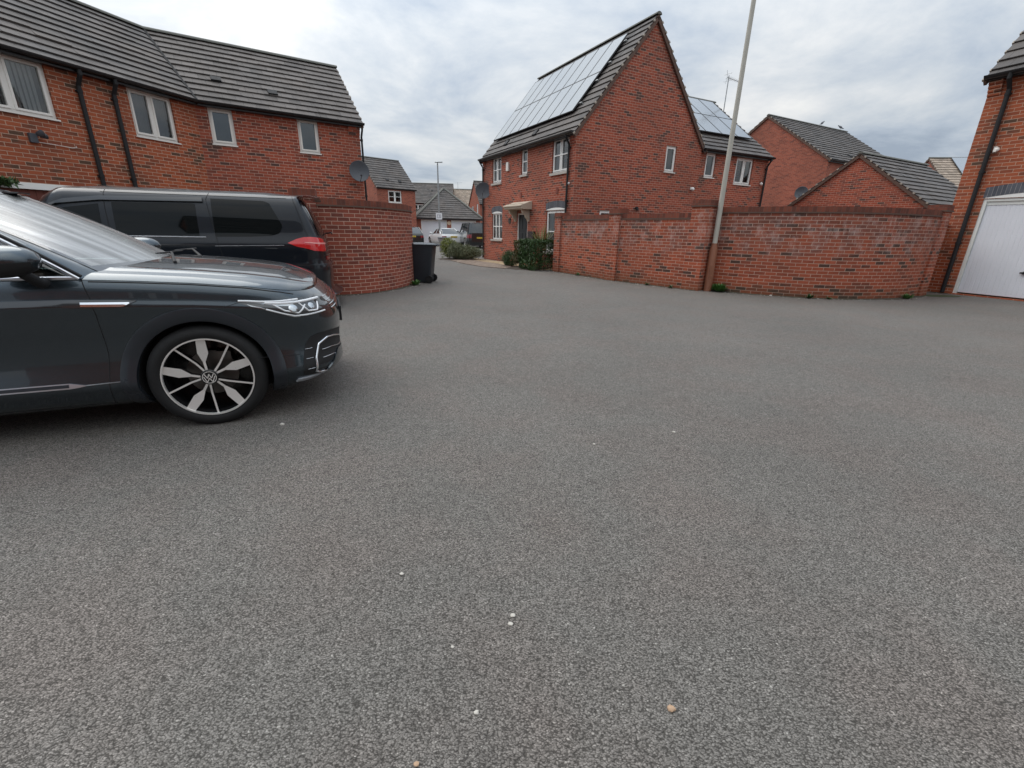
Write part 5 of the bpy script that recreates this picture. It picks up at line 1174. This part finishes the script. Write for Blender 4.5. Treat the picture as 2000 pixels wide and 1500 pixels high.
for s in (-1,1):
    b=MB(); P=[]
    for i in range(49):
        f=railt(i/48*.52); t=i/48; w_=ws(s,t*1.0)
        w_=Vector(w_); f=Vector((f.x,s*f.y,f.z)); r=[]
        for j in range(7):
            u=j/6; p=f.lerp(w_,u); p+=Vector((0,s*.4,.6))*.030*math.sin(math.pi*u)*min(1,t*6+.15); r.append(p)
        P.append(r)
    b.grid(P,flip=s<0); b.build('windscreen_pillar',M['suv'],suv,smooth=True)
    b=MB(); P=[]
    for i in range(33):
        f=railt(i/32*.995); 
        if f.x>-.535: f=Vector(RAIL[0])
        r=[]
        for j in range(9):
            t=j/8; bel=Vector((f.x,SUV.pt(max(f.x,-3.2),1.0)[1]*-1-.012,1.003)); p=bel.lerp(Vector((f.x,f.y-.010,f.z-.010)),t); r.append((p.x-.004,s*(p.y+.012*math.sin(math.pi*t)),p.z))
        P.append(r)
    b.grid(P,flip=s>0); b.build('side_window',M['carside'],suv,smooth=True)
    b=MB(); b.tube([Vector((p.x,s*(p.y+.001),p.z)) for p in [railt(i/60) for i in range(61)]],.0125,8)
    b.tube([(x,s*(SUV.pt(x,1.0)[1]*-1-.003),1.008) for x in frange(-.545,-3.2,20)],.013,8); b.build('window_trim',M['satin'],suv,smooth=True)
    b=MB(); b.tube([Vector((p.x+.012,s*(p.y+.004),p.z+.016)) for p in [railt(i/40*.6) for i in range(41)]],.0085,6); b.build('door_seal',M['blackm'],suv)
    for x,wd in ((-1.62,.10),(-2.62,.09)):
        b=MB(); q=rail(x); zb=1.0; b.face([(x+wd/2,s*.884,zb),(x-wd/2,s*.884,zb),(x-wd/2-.02,s*(q[1]+.003),q[2]-.02),(x+wd/2-.02,s*(q[1]+.003),q[2]-.02)]); b.build('door_pillar',M['lampdark'],suv)
    b=MB(); x=-.90; q=rail(x); b.face([(x+.02,s*.882,1.0),(x-.02,s*.882,1.0),(x-.025,s*(q[1]+.002),q[2]-.01),(x+.01,s*(q[1]+.002),q[2]-.01)])
    b.build('door_pillar',M['lampdark'],suv)
# roof
b=MB(); P=[]
for i in range(25):
    t=i/24; r=[]
    for j in range(25):
        k=-1+2*j/24
        xf=-1.16-.22*k*k; x=xf+(-3.3-xf)*t; rl=rail(min(-1.42,x)); ye=rl[1]; 
        ze=rl[2] if t>.10 else (1.51-.03*k*k)*(1-t/.10)+rl[2]*(t/.10)
        w0=.62+(ye-.62)*min(1,t/.14)
        crown=.045*(1-k*k)*min(1,t/.2+.0)+ (0 if t<.001 else 0)
        zf=(1.51-.030*k*k)*(1-min(1,t/.14))+ (rl[2]+.002)*min(1,t/.14)
        r.append((x,k*w0,zf+crown))
    P.append(r)
b.grid(P); b.build('roof',M['suv'],suv,smooth=True)
for s in (-1,1):
    b=MB(); b.tube([(-1.62,s*.64,1.575),(-1.8,s*.64,1.62),(-2.9,s*.65,1.60),(-3.1,s*.66,1.53)],.014,8); b.build('roof_rail',M['satin'],suv,smooth=True)
b=MB(); b.grid([[(-3.3-.20*(1-j/6)-.03*(1-k*k),k*(.86-.14*j/6),1.0+.42*j/6) for j in range(7)] for k in frange(-1,1,11)]); b.build('rear_window',M['tint'],suv,smooth=True)
# cowl, wipers
b=MB(); b.grid([[(-.24-.21*k*k+.02-.0*j,k*.77,1.03-.012*k*k) if j==0 else (-.24-.21*k*k+.13,k*.80,1.012-.02*k*k) for j in (0,1)] for k in frange(-1,1,17)]); b.build('scuttle_panel',M['blackp'],suv)
for y0,y1 in ((.30,.74),(-.45,.25)):
    b=MB(); a_=Vector((-.16,y0,1.065)); c_=Vector((-.35,y1,1.10)); b.tube([a_,a_.lerp(c_,.5)+Vector((0,0,.03)),c_],[.012,.008,.005],6); b.tube([c_-Vector((.02,.3,-.005)),c_+Vector((.02,.25,.0))],.006,6); b.build('wiper',M['blackp'],suv)
# dashboard & seats behind the glass, steering side
b=MB(); b.grid([[(-.35-.45*j/4,k*.78,1.0-.02*j+.04*math.sin(j/4*math.pi)) for j in range(5)] for k in frange(-1,1,9)]); b.build('dashboard',M['blackm'],suv,smooth=True)
for y in (-.36,.36):
    b=MB(); b.box(-1.75,y-.24,.6,-1.62,y+.24,1.18); b.box(-1.74,y-.13,1.18,-1.66,y+.13,1.38); b.box(-1.7,y-.25,.55,-1.15,y+.25,.68); b.build('seat',M['blackm'],suv,bevel=.05)
# mirrors
for s in (-1,1):
    b=MB(); c=Vector((-.745,s*1.035,1.105)); n=18
    def mp(u,v):
        # u around, v along x (front nose to open rear)
        t=v; rx=.135*(1-2*t); k=(max(0,1-abs((t-.62)/.62)**2.4))**.5 if t<.62 else (max(0,1-((t-.62)/.42)**4))**.5
        return (c.x+.13-.29*t,c.y+.115*k*math.cos(u)*(1),c.z+.005+(.088 if math.sin(u)>0 else .078)*k*math.sin(u)-.015*(t-.5))
    G=[[mp(2*math.pi*i/24,j/16) for j in range(17)] for i in range(24)]; b.grid(G,cu=True,flip=True)
    mo=b.build('door_mirror',M['suv'],suv,smooth=True)
    b=MB(); G=[]
    for i in range(9):
        uu=math.pi+math.pi*i/8; G.append([Vector(mp(uu,j/16))+Vector((0,0,-.0025))*1 +Vector((0,math.cos(uu)*.002,0)) for j in range(1,17)])
    b.grid(G,flip=True); b.build('mirror_underside',M['blackp'],mo,smooth=True)
    b=MB(); b.tube([(-.70,s*.875,.985),(-.70,s*.92,.99),(-.73,s*.99,1.05)],[.034,.028,.026],10); b.build('mirror_foot',M['blackp'],mo,smooth=True)
# badge strip, door handle, lower chrome trim
for s in (-1,1):
    b=MB(); add_patch(b,SUV,[(-1.25,.855),(-.66,.853),(-.60,.843),(-.36,.843),(-.285,.882)],[(-1.25,.885),(-.62,.888),(-.285,.888)],.005,50,4,th=.006,side=s); k=b.build('badge_strip',M['lampdark'],suv,smooth=True,angle=30)
    b=MB(); add_patch(b,SUV,[(-.555,.850),(-.35,.850),(-.315,.868)],[(-.53,.872),(-.315,.874)],.0075,16,3,th=.003,side=s,q0=-.55,q1=-.318); b.build('badge',M['chrome'],k)
    b=MB(); b.tube([SUV.pt(-1.30,.80,s,.0),SUV.pt(-1.32,.80,s,.03),SUV.pt(-1.5,.80,s,.03),SUV.pt(-1.52,.80,s,.0)],.012,8); b.build('door_handle',M['suv'],suv,smooth=True)
    b=MB(); add_patch(b,SUV,[(-2.2,.352),(-.70,.352),(-.64,.362)],[(-2.2,.385),(-.72,.384),(-.64,.366)],.010,40,4,th=.012,side=s); k=b.build('door_moulding',M['satin'],suv,smooth=True,angle=30)
    b=MB(); add_patch(b,SUV,[(-2.2,.359),(-.72,.359)],[(-2.2,.378),(-.72,.378)],.0115,20,3,side=s); b.build('moulding_inlay',M['suvtrim'],k)
    b=MB(); line(b,SUV,[(-.64,.364),(-.56,.367),(-.47,.370)],.003,.001,s); b.build('moulding_line',M['satin'],suv)
# headlamps
HLo=[(.24,.886),(.33,.855),(.39,.822),(.51,.778),(.62,.785),(.72,.795),(.84,.80),(.92,.815),(1.0,.86)]
HUp=[(.24,.896),(.36,.905),(.54,.937),(.70,.955),(.85,.965),(1.0,.955)]
def mid(q,f): a,b_=lin(HLo,q),lin(HUp,q); return (q,a+(b_-a)*f)
for s in (-1,1):
    b=MB(); add_patch(b,SUV,HLo,HUp,.0015,50,10,side=s); k=b.build('headlight',M['lampdark'],suv,smooth=True)
    b=MB()
    line(b,SUV,[mid(q,.93) for q in (.25,.34,.45,.54,.62)],.007,.002,s); line(b,SUV,[mid(q,.80) for q in (.36,.45,.54,.66,.78,.9)],.010,.002,s)
    line(b,SUV,[mid(q,.10) for q in (.36,.44,.52,.62,.74,.86)],.006,.002,s)
    line(b,SUV,[mid(.40,.7),mid(.46,.35),mid(.56,.25),mid(.66,.62)],.006,.002,s); line(b,SUV,[mid(.60,.78),mid(.66,.3),mid(.76,.25),mid(.84,.62)],.006,.002,s)
    b.build('light_guide',M['drl'],k,smooth=True)
    b=MB(); add_patch(b,SUV,[mid(q,.62) for q in (.25,.34,.45,.55)],[mid(q,.97) for q in (.25,.34,.45,.55)],.0025,16,3,side=s); b.build('light_reflector',M['clear'],k)
    for q0_,f_ in ((.53,.52),(.73,.52)):
        b=MB()
        p=Vector(SUV.pt(*mid(q0_,f_),s,.000)); p2=Vector(SUV.pt(*mid(q0_,f_),s,.01)); nn_=(p2-p).normalized(); x_=nn_.cross(Vector((0,0,1))).normalized(); y_=x_.cross(nn_)
        b.lathe([(.001,.006),(.018,.005),(.026,.003),(.03,.0)],18,T=T4([x_,y_,nn_],p)); 
        b.build('lamp_lens',M['clear'],k,smooth=True)
    b=MB(); add_patch(b,SUV,[(.30,.872),(.39,.826),(.51,.783),(.56,.784)],[(.30,.874),(.40,.838),(.51,.796),(.56,.797)],.003,14,3,side=s); b.build('light_reflector',M['clear'],k)
    # bumper intake
    GL=[(.53,.285),(.66,.275),(.80,.272),(1.0,.275),(1.18,.30)]; GU=[(.53,.36),(.57,.52),(.62,.585),(.70,.605),(.9,.605),(1.05,.58),(1.18,.55)]
    b=MB(); add_patch(b,SUV,GL,GU,.0012,40,10,side=s); gi=b.build('bumper_intake',M['blackp'],suv,smooth=True)
    b=MB(); 
    FP=[(.81,.545),(.70,.50),(.66,.40),(.645,.305),(.70,.288),(.86,.275),(1.02,.27)]; line(b,SUV,FP,.009,.006,s,sub=8); line(b,SUV,[(.81,.545),(.92,.535),(1.05,.50),(1.17,.46)],.0065,.006,s,sub=8)
    for zz in (.45,.39): line(b,SUV,[(.74,zz),(.9,zz-.005),(1.05,zz-.03),(1.17,zz-.045)],.003,.004,s)
    for zz in (.48,.41,.335): line(b,SUV,[(.565,zz),(.60,zz),(.635,zz)],.0016,.002,s)
    b.build('intake_frame',M['chrome'],gi,smooth=True)
    b=MB(); add_patch(b,SUV,[(.50,.250),(.7,.243),(1.0,.245),(1.3,.26)],[(.50,.268),(.7,.272),(1.0,.272),(1.3,.285)],.012,40,4,th=.02,side=s); b.build('bumper_lip',M['lip'],suv,smooth=True,angle=30)
    b=MB(); add_patch(b,SUV,[(.80,.285),(.95,.285),(1.1,.29)],[(.80,.30),(.90,.36),(1.0,.405),(1.1,.40)],.016,16,5,th=.014,side=s); b.build('bumper_wing',M['suv'],suv,smooth=True,angle=30)
# grille & plate
b=MB()
for s in (-1,1): add_patch(b,SUV,[(1.0,.80),(1.32,.80)],[(1.0,.93),(1.32,.93)],.002,10,4,side=s)
gi=b.build('grille',M['lampdark'],suv,smooth=True)
b=MB()
for s in (-1,1):
    for zz in (.82,.855,.89,.925): line(b,SUV,[(.99,zz),(1.15,zz),(1.32,zz)],.004,.004,s)
b.build('grille_bar',M['chrome'],gi)
b=MB()
b.box(.872,-.27,.57,.888,.27,.69,m=1); b.face([(.8885,-.265,.575),(.8885,.265,.575),(.8885,.265,.685),(.8885,-.265,.685)]); pl_=b.build('number_plate',[M['signw'],M['blackm']],suv); 
wheel(suv,0,-.905+.1125,-1,.352,.225,.272,ZH,rot=0); wheel(suv,0,.905-.1125,1,.352,.225,.272,ZH); wheel(suv,-WB,-.905+.1125,-1,.352,.225,.272,ZH,rot=20); wheel(suv,-WB,.905-.1125,1,.352,.225,.272,ZH)
# ---------------------------------------------------------------- black people carrier
VAN=CarBody([(.24,.86,.15,-5.0),(.30,.93,.03,-5.05),(.40,.95,.02,-5.1),(.60,.955,.035,-5.1),(.72,.955,.03,-5.05),(.76,.95,.0,-5.0),(.95,.955,-.01,-4.9),(1.03,.955,-.02,-4.7),(1.10,.94,-.035,-4.4),(1.2,.915,-.07,-4.2),(1.35,.895,-.13,-4.0),(1.5,.87,-.20,-3.85),(1.62,.84,-.27,-3.72),(1.70,.80,-.31,-3.6),(1.75,.73,-.36,-3.5)],0,0,lambda x:1.75,1.75)
# here x runs backwards: x=-dist from tail; "front" table column = tail outline
VAN.rows=[(z,w,xf-.08,xr) for z,w,xf,xr in VAN.rows] # xf-.08
VAN.QF=-.50; VAN.QR=-3.3; VAN.ef=.55; VAN.er=.8; VAN.zl=5
VA=R(20); van=empty('parked_van',(-2.85-.955*-math.sin(VA)*-1*0,7.45,0),VA,'black people carrier with dark tinted windows and red tail light, behind the grey SUV','van')
vn=Vector((-math.sin(VA),math.cos(VA),0)); van.location=Vector((-2.90,7.38,0))+vn*.955
qs=[VAN.QR-1+i/12 for i in range(12)]+frange(VAN.QR,VAN.QF,40)+[VAN.QF+i/22 for i in range(1,23)]
zs=[.24,.27,.30,.35,.40,.5,.60,.66,.72,.74,.76,.85,.95,1.0,1.03,1.06,1.10,1.15,1.2,1.27,1.35,1.42,1.5,1.57,1.62,1.66,1.70,1.73,1.75]
body_mesh('body',VAN,[M['van'],M['blackm']],van,zs,qs,arches=((-1.0,.34,.40),(-4.0,.34,.40)))
b=MB(); P=[]
for q in qs:
    r=[]
    for j in range(21):
        k=-1+2*j/20; p=VAN.pt(q,1.75,-1); x=p[0]; y=-p[1]; r.append((x,k*y,1.75+.075*(1-abs(k)**3)*min(1,(-.0-x)/.9)*min(1,(x+3.75)/.8+.1)))
    P.append(r)
b.grid(P); b.build('roof',M['van'],van,smooth=True)
for s in (-1,1):
    b=MB(); add_patch(b,VAN,[(-1.60,1.15),(-1.2,1.155),(-.86,1.17),(-.74,1.21),(-.70,1.30)],[(-1.66,1.675),(-.92,1.665),(-.84,1.64),(-.70,1.34)],.003,34,10,side=s,q0=-1.60); k=b.build('quarter_window',M['tint'],van,smooth=True)
    b=MB(); add_patch(b,VAN,[(-2.78,1.16),(-1.80,1.155)],[(-2.78,1.585),(-1.82,1.60),(-1.80,1.59)],.003,30,8,side=s); b.build('door_window',M['tint'],van,smooth=True)
    b=MB(); add_patch(b,VAN,[(-3.75,1.165),(-2.93,1.16)],[(-3.75,1.18),(-3.55,1.36),(-3.30,1.50),(-2.93,1.56)],.003,30,8,side=s); b.build('door_window',M['carglass'] if 0 else M['tint'],van,smooth=True)
    b=MB(); add_patch(b,VAN,[(-3.62,1.40),(-3.35,1.545),(-2.9,1.60),(-1.70,1.62)],[(-3.62,1.44),(-3.30,1.60),(-2.9,1.65),(-1.68,1.67)],.035,30,4,th=.03,side=s); b.build('wind_deflector',M['lampdark'],van,smooth=True,angle=40)
    gap(VAN,van,[(-1.63,1.75),(-1.66,1.66),(-1.60,1.2),(-1.55,.9),(-1.5,.5)],.005,-.002,s); gap(VAN,van,[(-2.86,1.75),(-2.86,1.5),(-2.84,1.0),(-2.84,.4)],.005,-.002,s)
    gap(VAN,van,[(-.52,1.74),(-.46,1.5),(-.40,1.25),(-.36,1.15)],.005,-.002,s); gap(VAN,van,[(-.05,.735),(-.4,.735),(-.6,.73)],.004,-.001,s); gap(VAN,van,[(-2.9,1.715),(-.6,1.715)],.004,-.001,s)
    b=MB(); line(b,VAN,[(-3.7,1.145),(-2.86,1.143),(-1.72,1.14)],.009,.003,s); line(b,VAN,[(-1.62,1.02),(-.7,1.035)],.0035,.001,s); b.build('window_trim',M['satin'],van)
    b=MB(); add_patch(b,VAN,[(-.64,1.065),(-.46,.995),(-.30,.955),(.0,.94),(.14,.945)],[(-.64,1.07),(-.46,1.155),(-.30,1.16),(0,1.14),(.14,1.12)],.012,34,8,th=.015,side=s); k=b.build('tail_light',M['red'],van,smooth=True,angle=40)
    b=MB(); add_patch(b,VAN,[(-.45,1.075),(-.2,1.055),(.2,1.045)],[(-.45,1.085),(-.2,1.075),(.2,1.07)],.0145,20,3,side=s); b.build('light_guide',plain('pink_lens',(.75,.3,.28),.2),k)
    b=MB(); add_patch(b,VAN,[(.1,.80),(.35,.80)],[(.1,.86),(.35,.86)],.008,10,3,th=.008,side=s); b.build('reflector',M['redd'],van)
b=MB()
for s in (-1,1): add_patch(b,VAN,[(.0,1.18),(.58,1.18)],[(.0,1.66),(.58,1.66)],.004,16,8,side=s)
b.build('rear_window',M['tint'],van,smooth=True)
b=MB(); P=[]
for k in frange(-1,1,13): P.append([(-.44,k*.70,1.80-.03*abs(k)**3),(-.28,k*.71,1.80-.03*abs(k)**3),(-.16,k*.66,1.775-.03*abs(k)**3),(-.30,k*.68,1.745)])
b.grid(P); b.build('spoiler',M['van'],van,smooth=True,angle=50)
b=MB(); b.tube([(-.14,.55,1.20),(-.03,.2,1.22),(-.02,.0,1.20)],.012,6); b.build('rear_wiper',M['blackp'],van)
for x in (-1.0,-4.0):
    for s in (-1,1): wheel(van,x,s*.84,s,.34,.21,.23,.34,spokes='ten')
# ---------------------------------------------------------------- distant cars
def small_car(name,loc,rz,label,pm,L=4.5,W=.9,H=1.45,prof=None,suvish=False,lights='redd',plate=True):
    "x forward. rear at x=-L/2"
    o=empty(name,loc,rz,label,'car'); h=L/2; zb=.95 if not suvish else 1.08
    C=CarBody([(.18,W*.9,h-.12,-h+.10),(.28,W*.97,h-.02,-h+.02),(.5,W,h,-h),(.68,W,h-.02,-h+.02),(.8,W*.985,h-.10,-h+.03),(zb,W*.93,h-.25,-h+(.10 if not suvish else .06))],h-.75,-h+.5,lambda x:lin(prof['top'],x),zb,ef=.6,er=.5,zlow=.55)
    qs=[C.QR-1+i/8 for i in range(8)]+frange(C.QR,C.QF,22)+[C.QF+i/10 for i in range(1,11)]; zs=[.18,.22,.28,.38,.5,.6,.68,.74,.8,.86,zb]
    r=.33 if not suvish else .37; wx=(h-.85,-h+.85) if not suvish else (h-.85,-h+.95)
    body_mesh('body',C,[M[pm],M['blackm']],o,zs,qs,arches=((wx[0],r,r+.04),(wx[1],r,r+.04)))
    G=prof['gh'] # (xb_front,xt_front,xt_rear,xb_rear,wt)
    xbf,xtf,xtr,xbr,wt=G; zt=H; ztop=lambda x:lin(prof['top'],x)
    # glass strip and roof
    n=12; base=lambda u:(xbr+(xbf-xbr)*u); 
    ring_b=[];ring_t=[]
    def rg(xf,xr,w_,zf,bow):
        P=[]
        for i in range(9): k=-1+2*i/8; P.append((xf-bow*k*k,k*w_,zf(xf)))
        for i in range(1,9): u=i/9; P.append((xf-bow+(xr+bow-xf+bow)*u,w_,zf(xf+(xr-xf)*u)))
        for i in range(9): k=1-2*i/8; P.append((xr+bow*k*k,k*w_,zf(xr)))
        for i in range(1,9): u=i/9; P.append((xr+bow+(xf-bow-xr-bow)*u,-w_,zf(xr+(xf-xr)*u)))
        return P
    B=rg(xbf,xbr,W*.90,lambda x:ztop(x)-.01,.18); Tt=rg(xtf,xtr,wt,lambda x:zt-.05,.12)
    gb=MB(); gb.grid([[Vector(B[i]).lerp(Vector(Tt[i]),j/5)+Vector((0,0,.02*math.sin(math.pi*j/5))) for j in range(6)] for i in range(len(B))],cu=True); gb.build('windows',M['farglass'],o,smooth=True)
    for i in (0,8,17,25,12,30):
        pb=MB()
        a=Vector(B[i]);c=Vector(Tt[i]); out_=Vector((0,.006 if a.y>0 else -.006,.003)); pb.tube([a+out_,c+out_],.035 if i in(0,8,17,25) else .022,6); pb.build('window_pillar',M[pm],o)
    rb=MB(); cxm=(xtf+xtr)/2
    rb.grid([[Vector((cxm+(p[0]-cxm)*k,p[1]*k,zt-.05+.05*(1-k**3))) for k in (1.03,1.0,.85,.6,.3,0.001)] for p in Tt],cu=True); rb.build('roof',M[pm],o,smooth=True)
    for s in (-1,1):
        b=MB(); t0,t1=prof.get('tl',(.66,.82)); add_patch(b,C,[(C.QR-.70,t0),(C.QR-.15,t0)],[(C.QR-.70,t1),(C.QR-.15,t1-.02)],.008,12,4,th=.01,side=s); b.build('tail_light',M[lights],o)
        b=MB(); add_patch(b,C,[(C.QF+.2,.62),(C.QF+.7,.60)],[(C.QF+.2,.70),(C.QF+.7,.72)],.006,10,4,side=s); b.build('headlight',M['clear'],o)
        b=MB(); b.tube([(xbf-.35,s*W*.92,ztop(xbf)+.02),(xbf-.32,s*(W+.10),ztop(xbf)+.08)],[.03,.075],8); b.tube([(xbf-.36,s*(W+.02),ztop(xbf)+.09),(xbf-.30,s*(W+.16),ztop(xbf)+.09)],.06,8); b.build('door_mirror',M[pm],o)
        b=MB(); b.tube([(x,s*W*.935,ztop(x)+.005) for x in frange(xbf-.3,xbr+.2,6)],.012,5); b.build('window_trim',M['satin'],o)
    if plate:
        b=MB(); b.box(-h-.012,-.26,.70,-h+.02,.26,.81); pz=b.build('number_plate',M['plate'],o)
        b=MB()
        for i in range(7):
            y=-.215+.065*i+(.02 if i>3 else 0); b.box(-h-.015,y,.725,-h-.0125,y+.014,.785); b.box(-h-.015,y+.02,.725,-h-.0125,y+.034,.75+.02*(i%2))
        b.build('plate_marks',M['letter'],pz)
    b=MB(); b.box(-h-.005,-W*.8,.20,-h+.10,W*.8,.34); b.build('rear_valance',M['blackp'],o)
    for x in wx:
        for s in (-1,1): wheel(o,x,s*(W-.10),s,r,.20,r-.09,r,spokes='ten')
    return o
small_car('parked_car',(-5.75,38.4,0),R(116),'white saloon car parked behind the grey bin, rear towards the road','white',4.6,.90,1.40,dict(top=[(-2.3,.93),(-1.3,.97),(1.0,.93),(2.3,.72)],gh=(1.05,.35,-.75,-1.55,.60)),lights='redd')
small_car('parked_car',(-3.25,36.6,0),R(107),'black off-roader with big rear window, parked beside the white car','rr',4.9,.98,1.82,dict(top=[(-2.4,1.08),(1.2,1.06),(2.4,.92)],gh=(1.25,.65,-2.05,-2.28,.74),tl=(.72,.98)),suvish=True)
small_car('parked_car',(-8.35,37.0,0),R(108),'black car with pale shiny rear window, half hidden by the curved wall','rr',4.3,.90,1.45,dict(top=[(-2.15,.96),(1.0,.93),(2.15,.75)],gh=(1.05,.35,-1.2,-1.95,.62)),lights='redd')
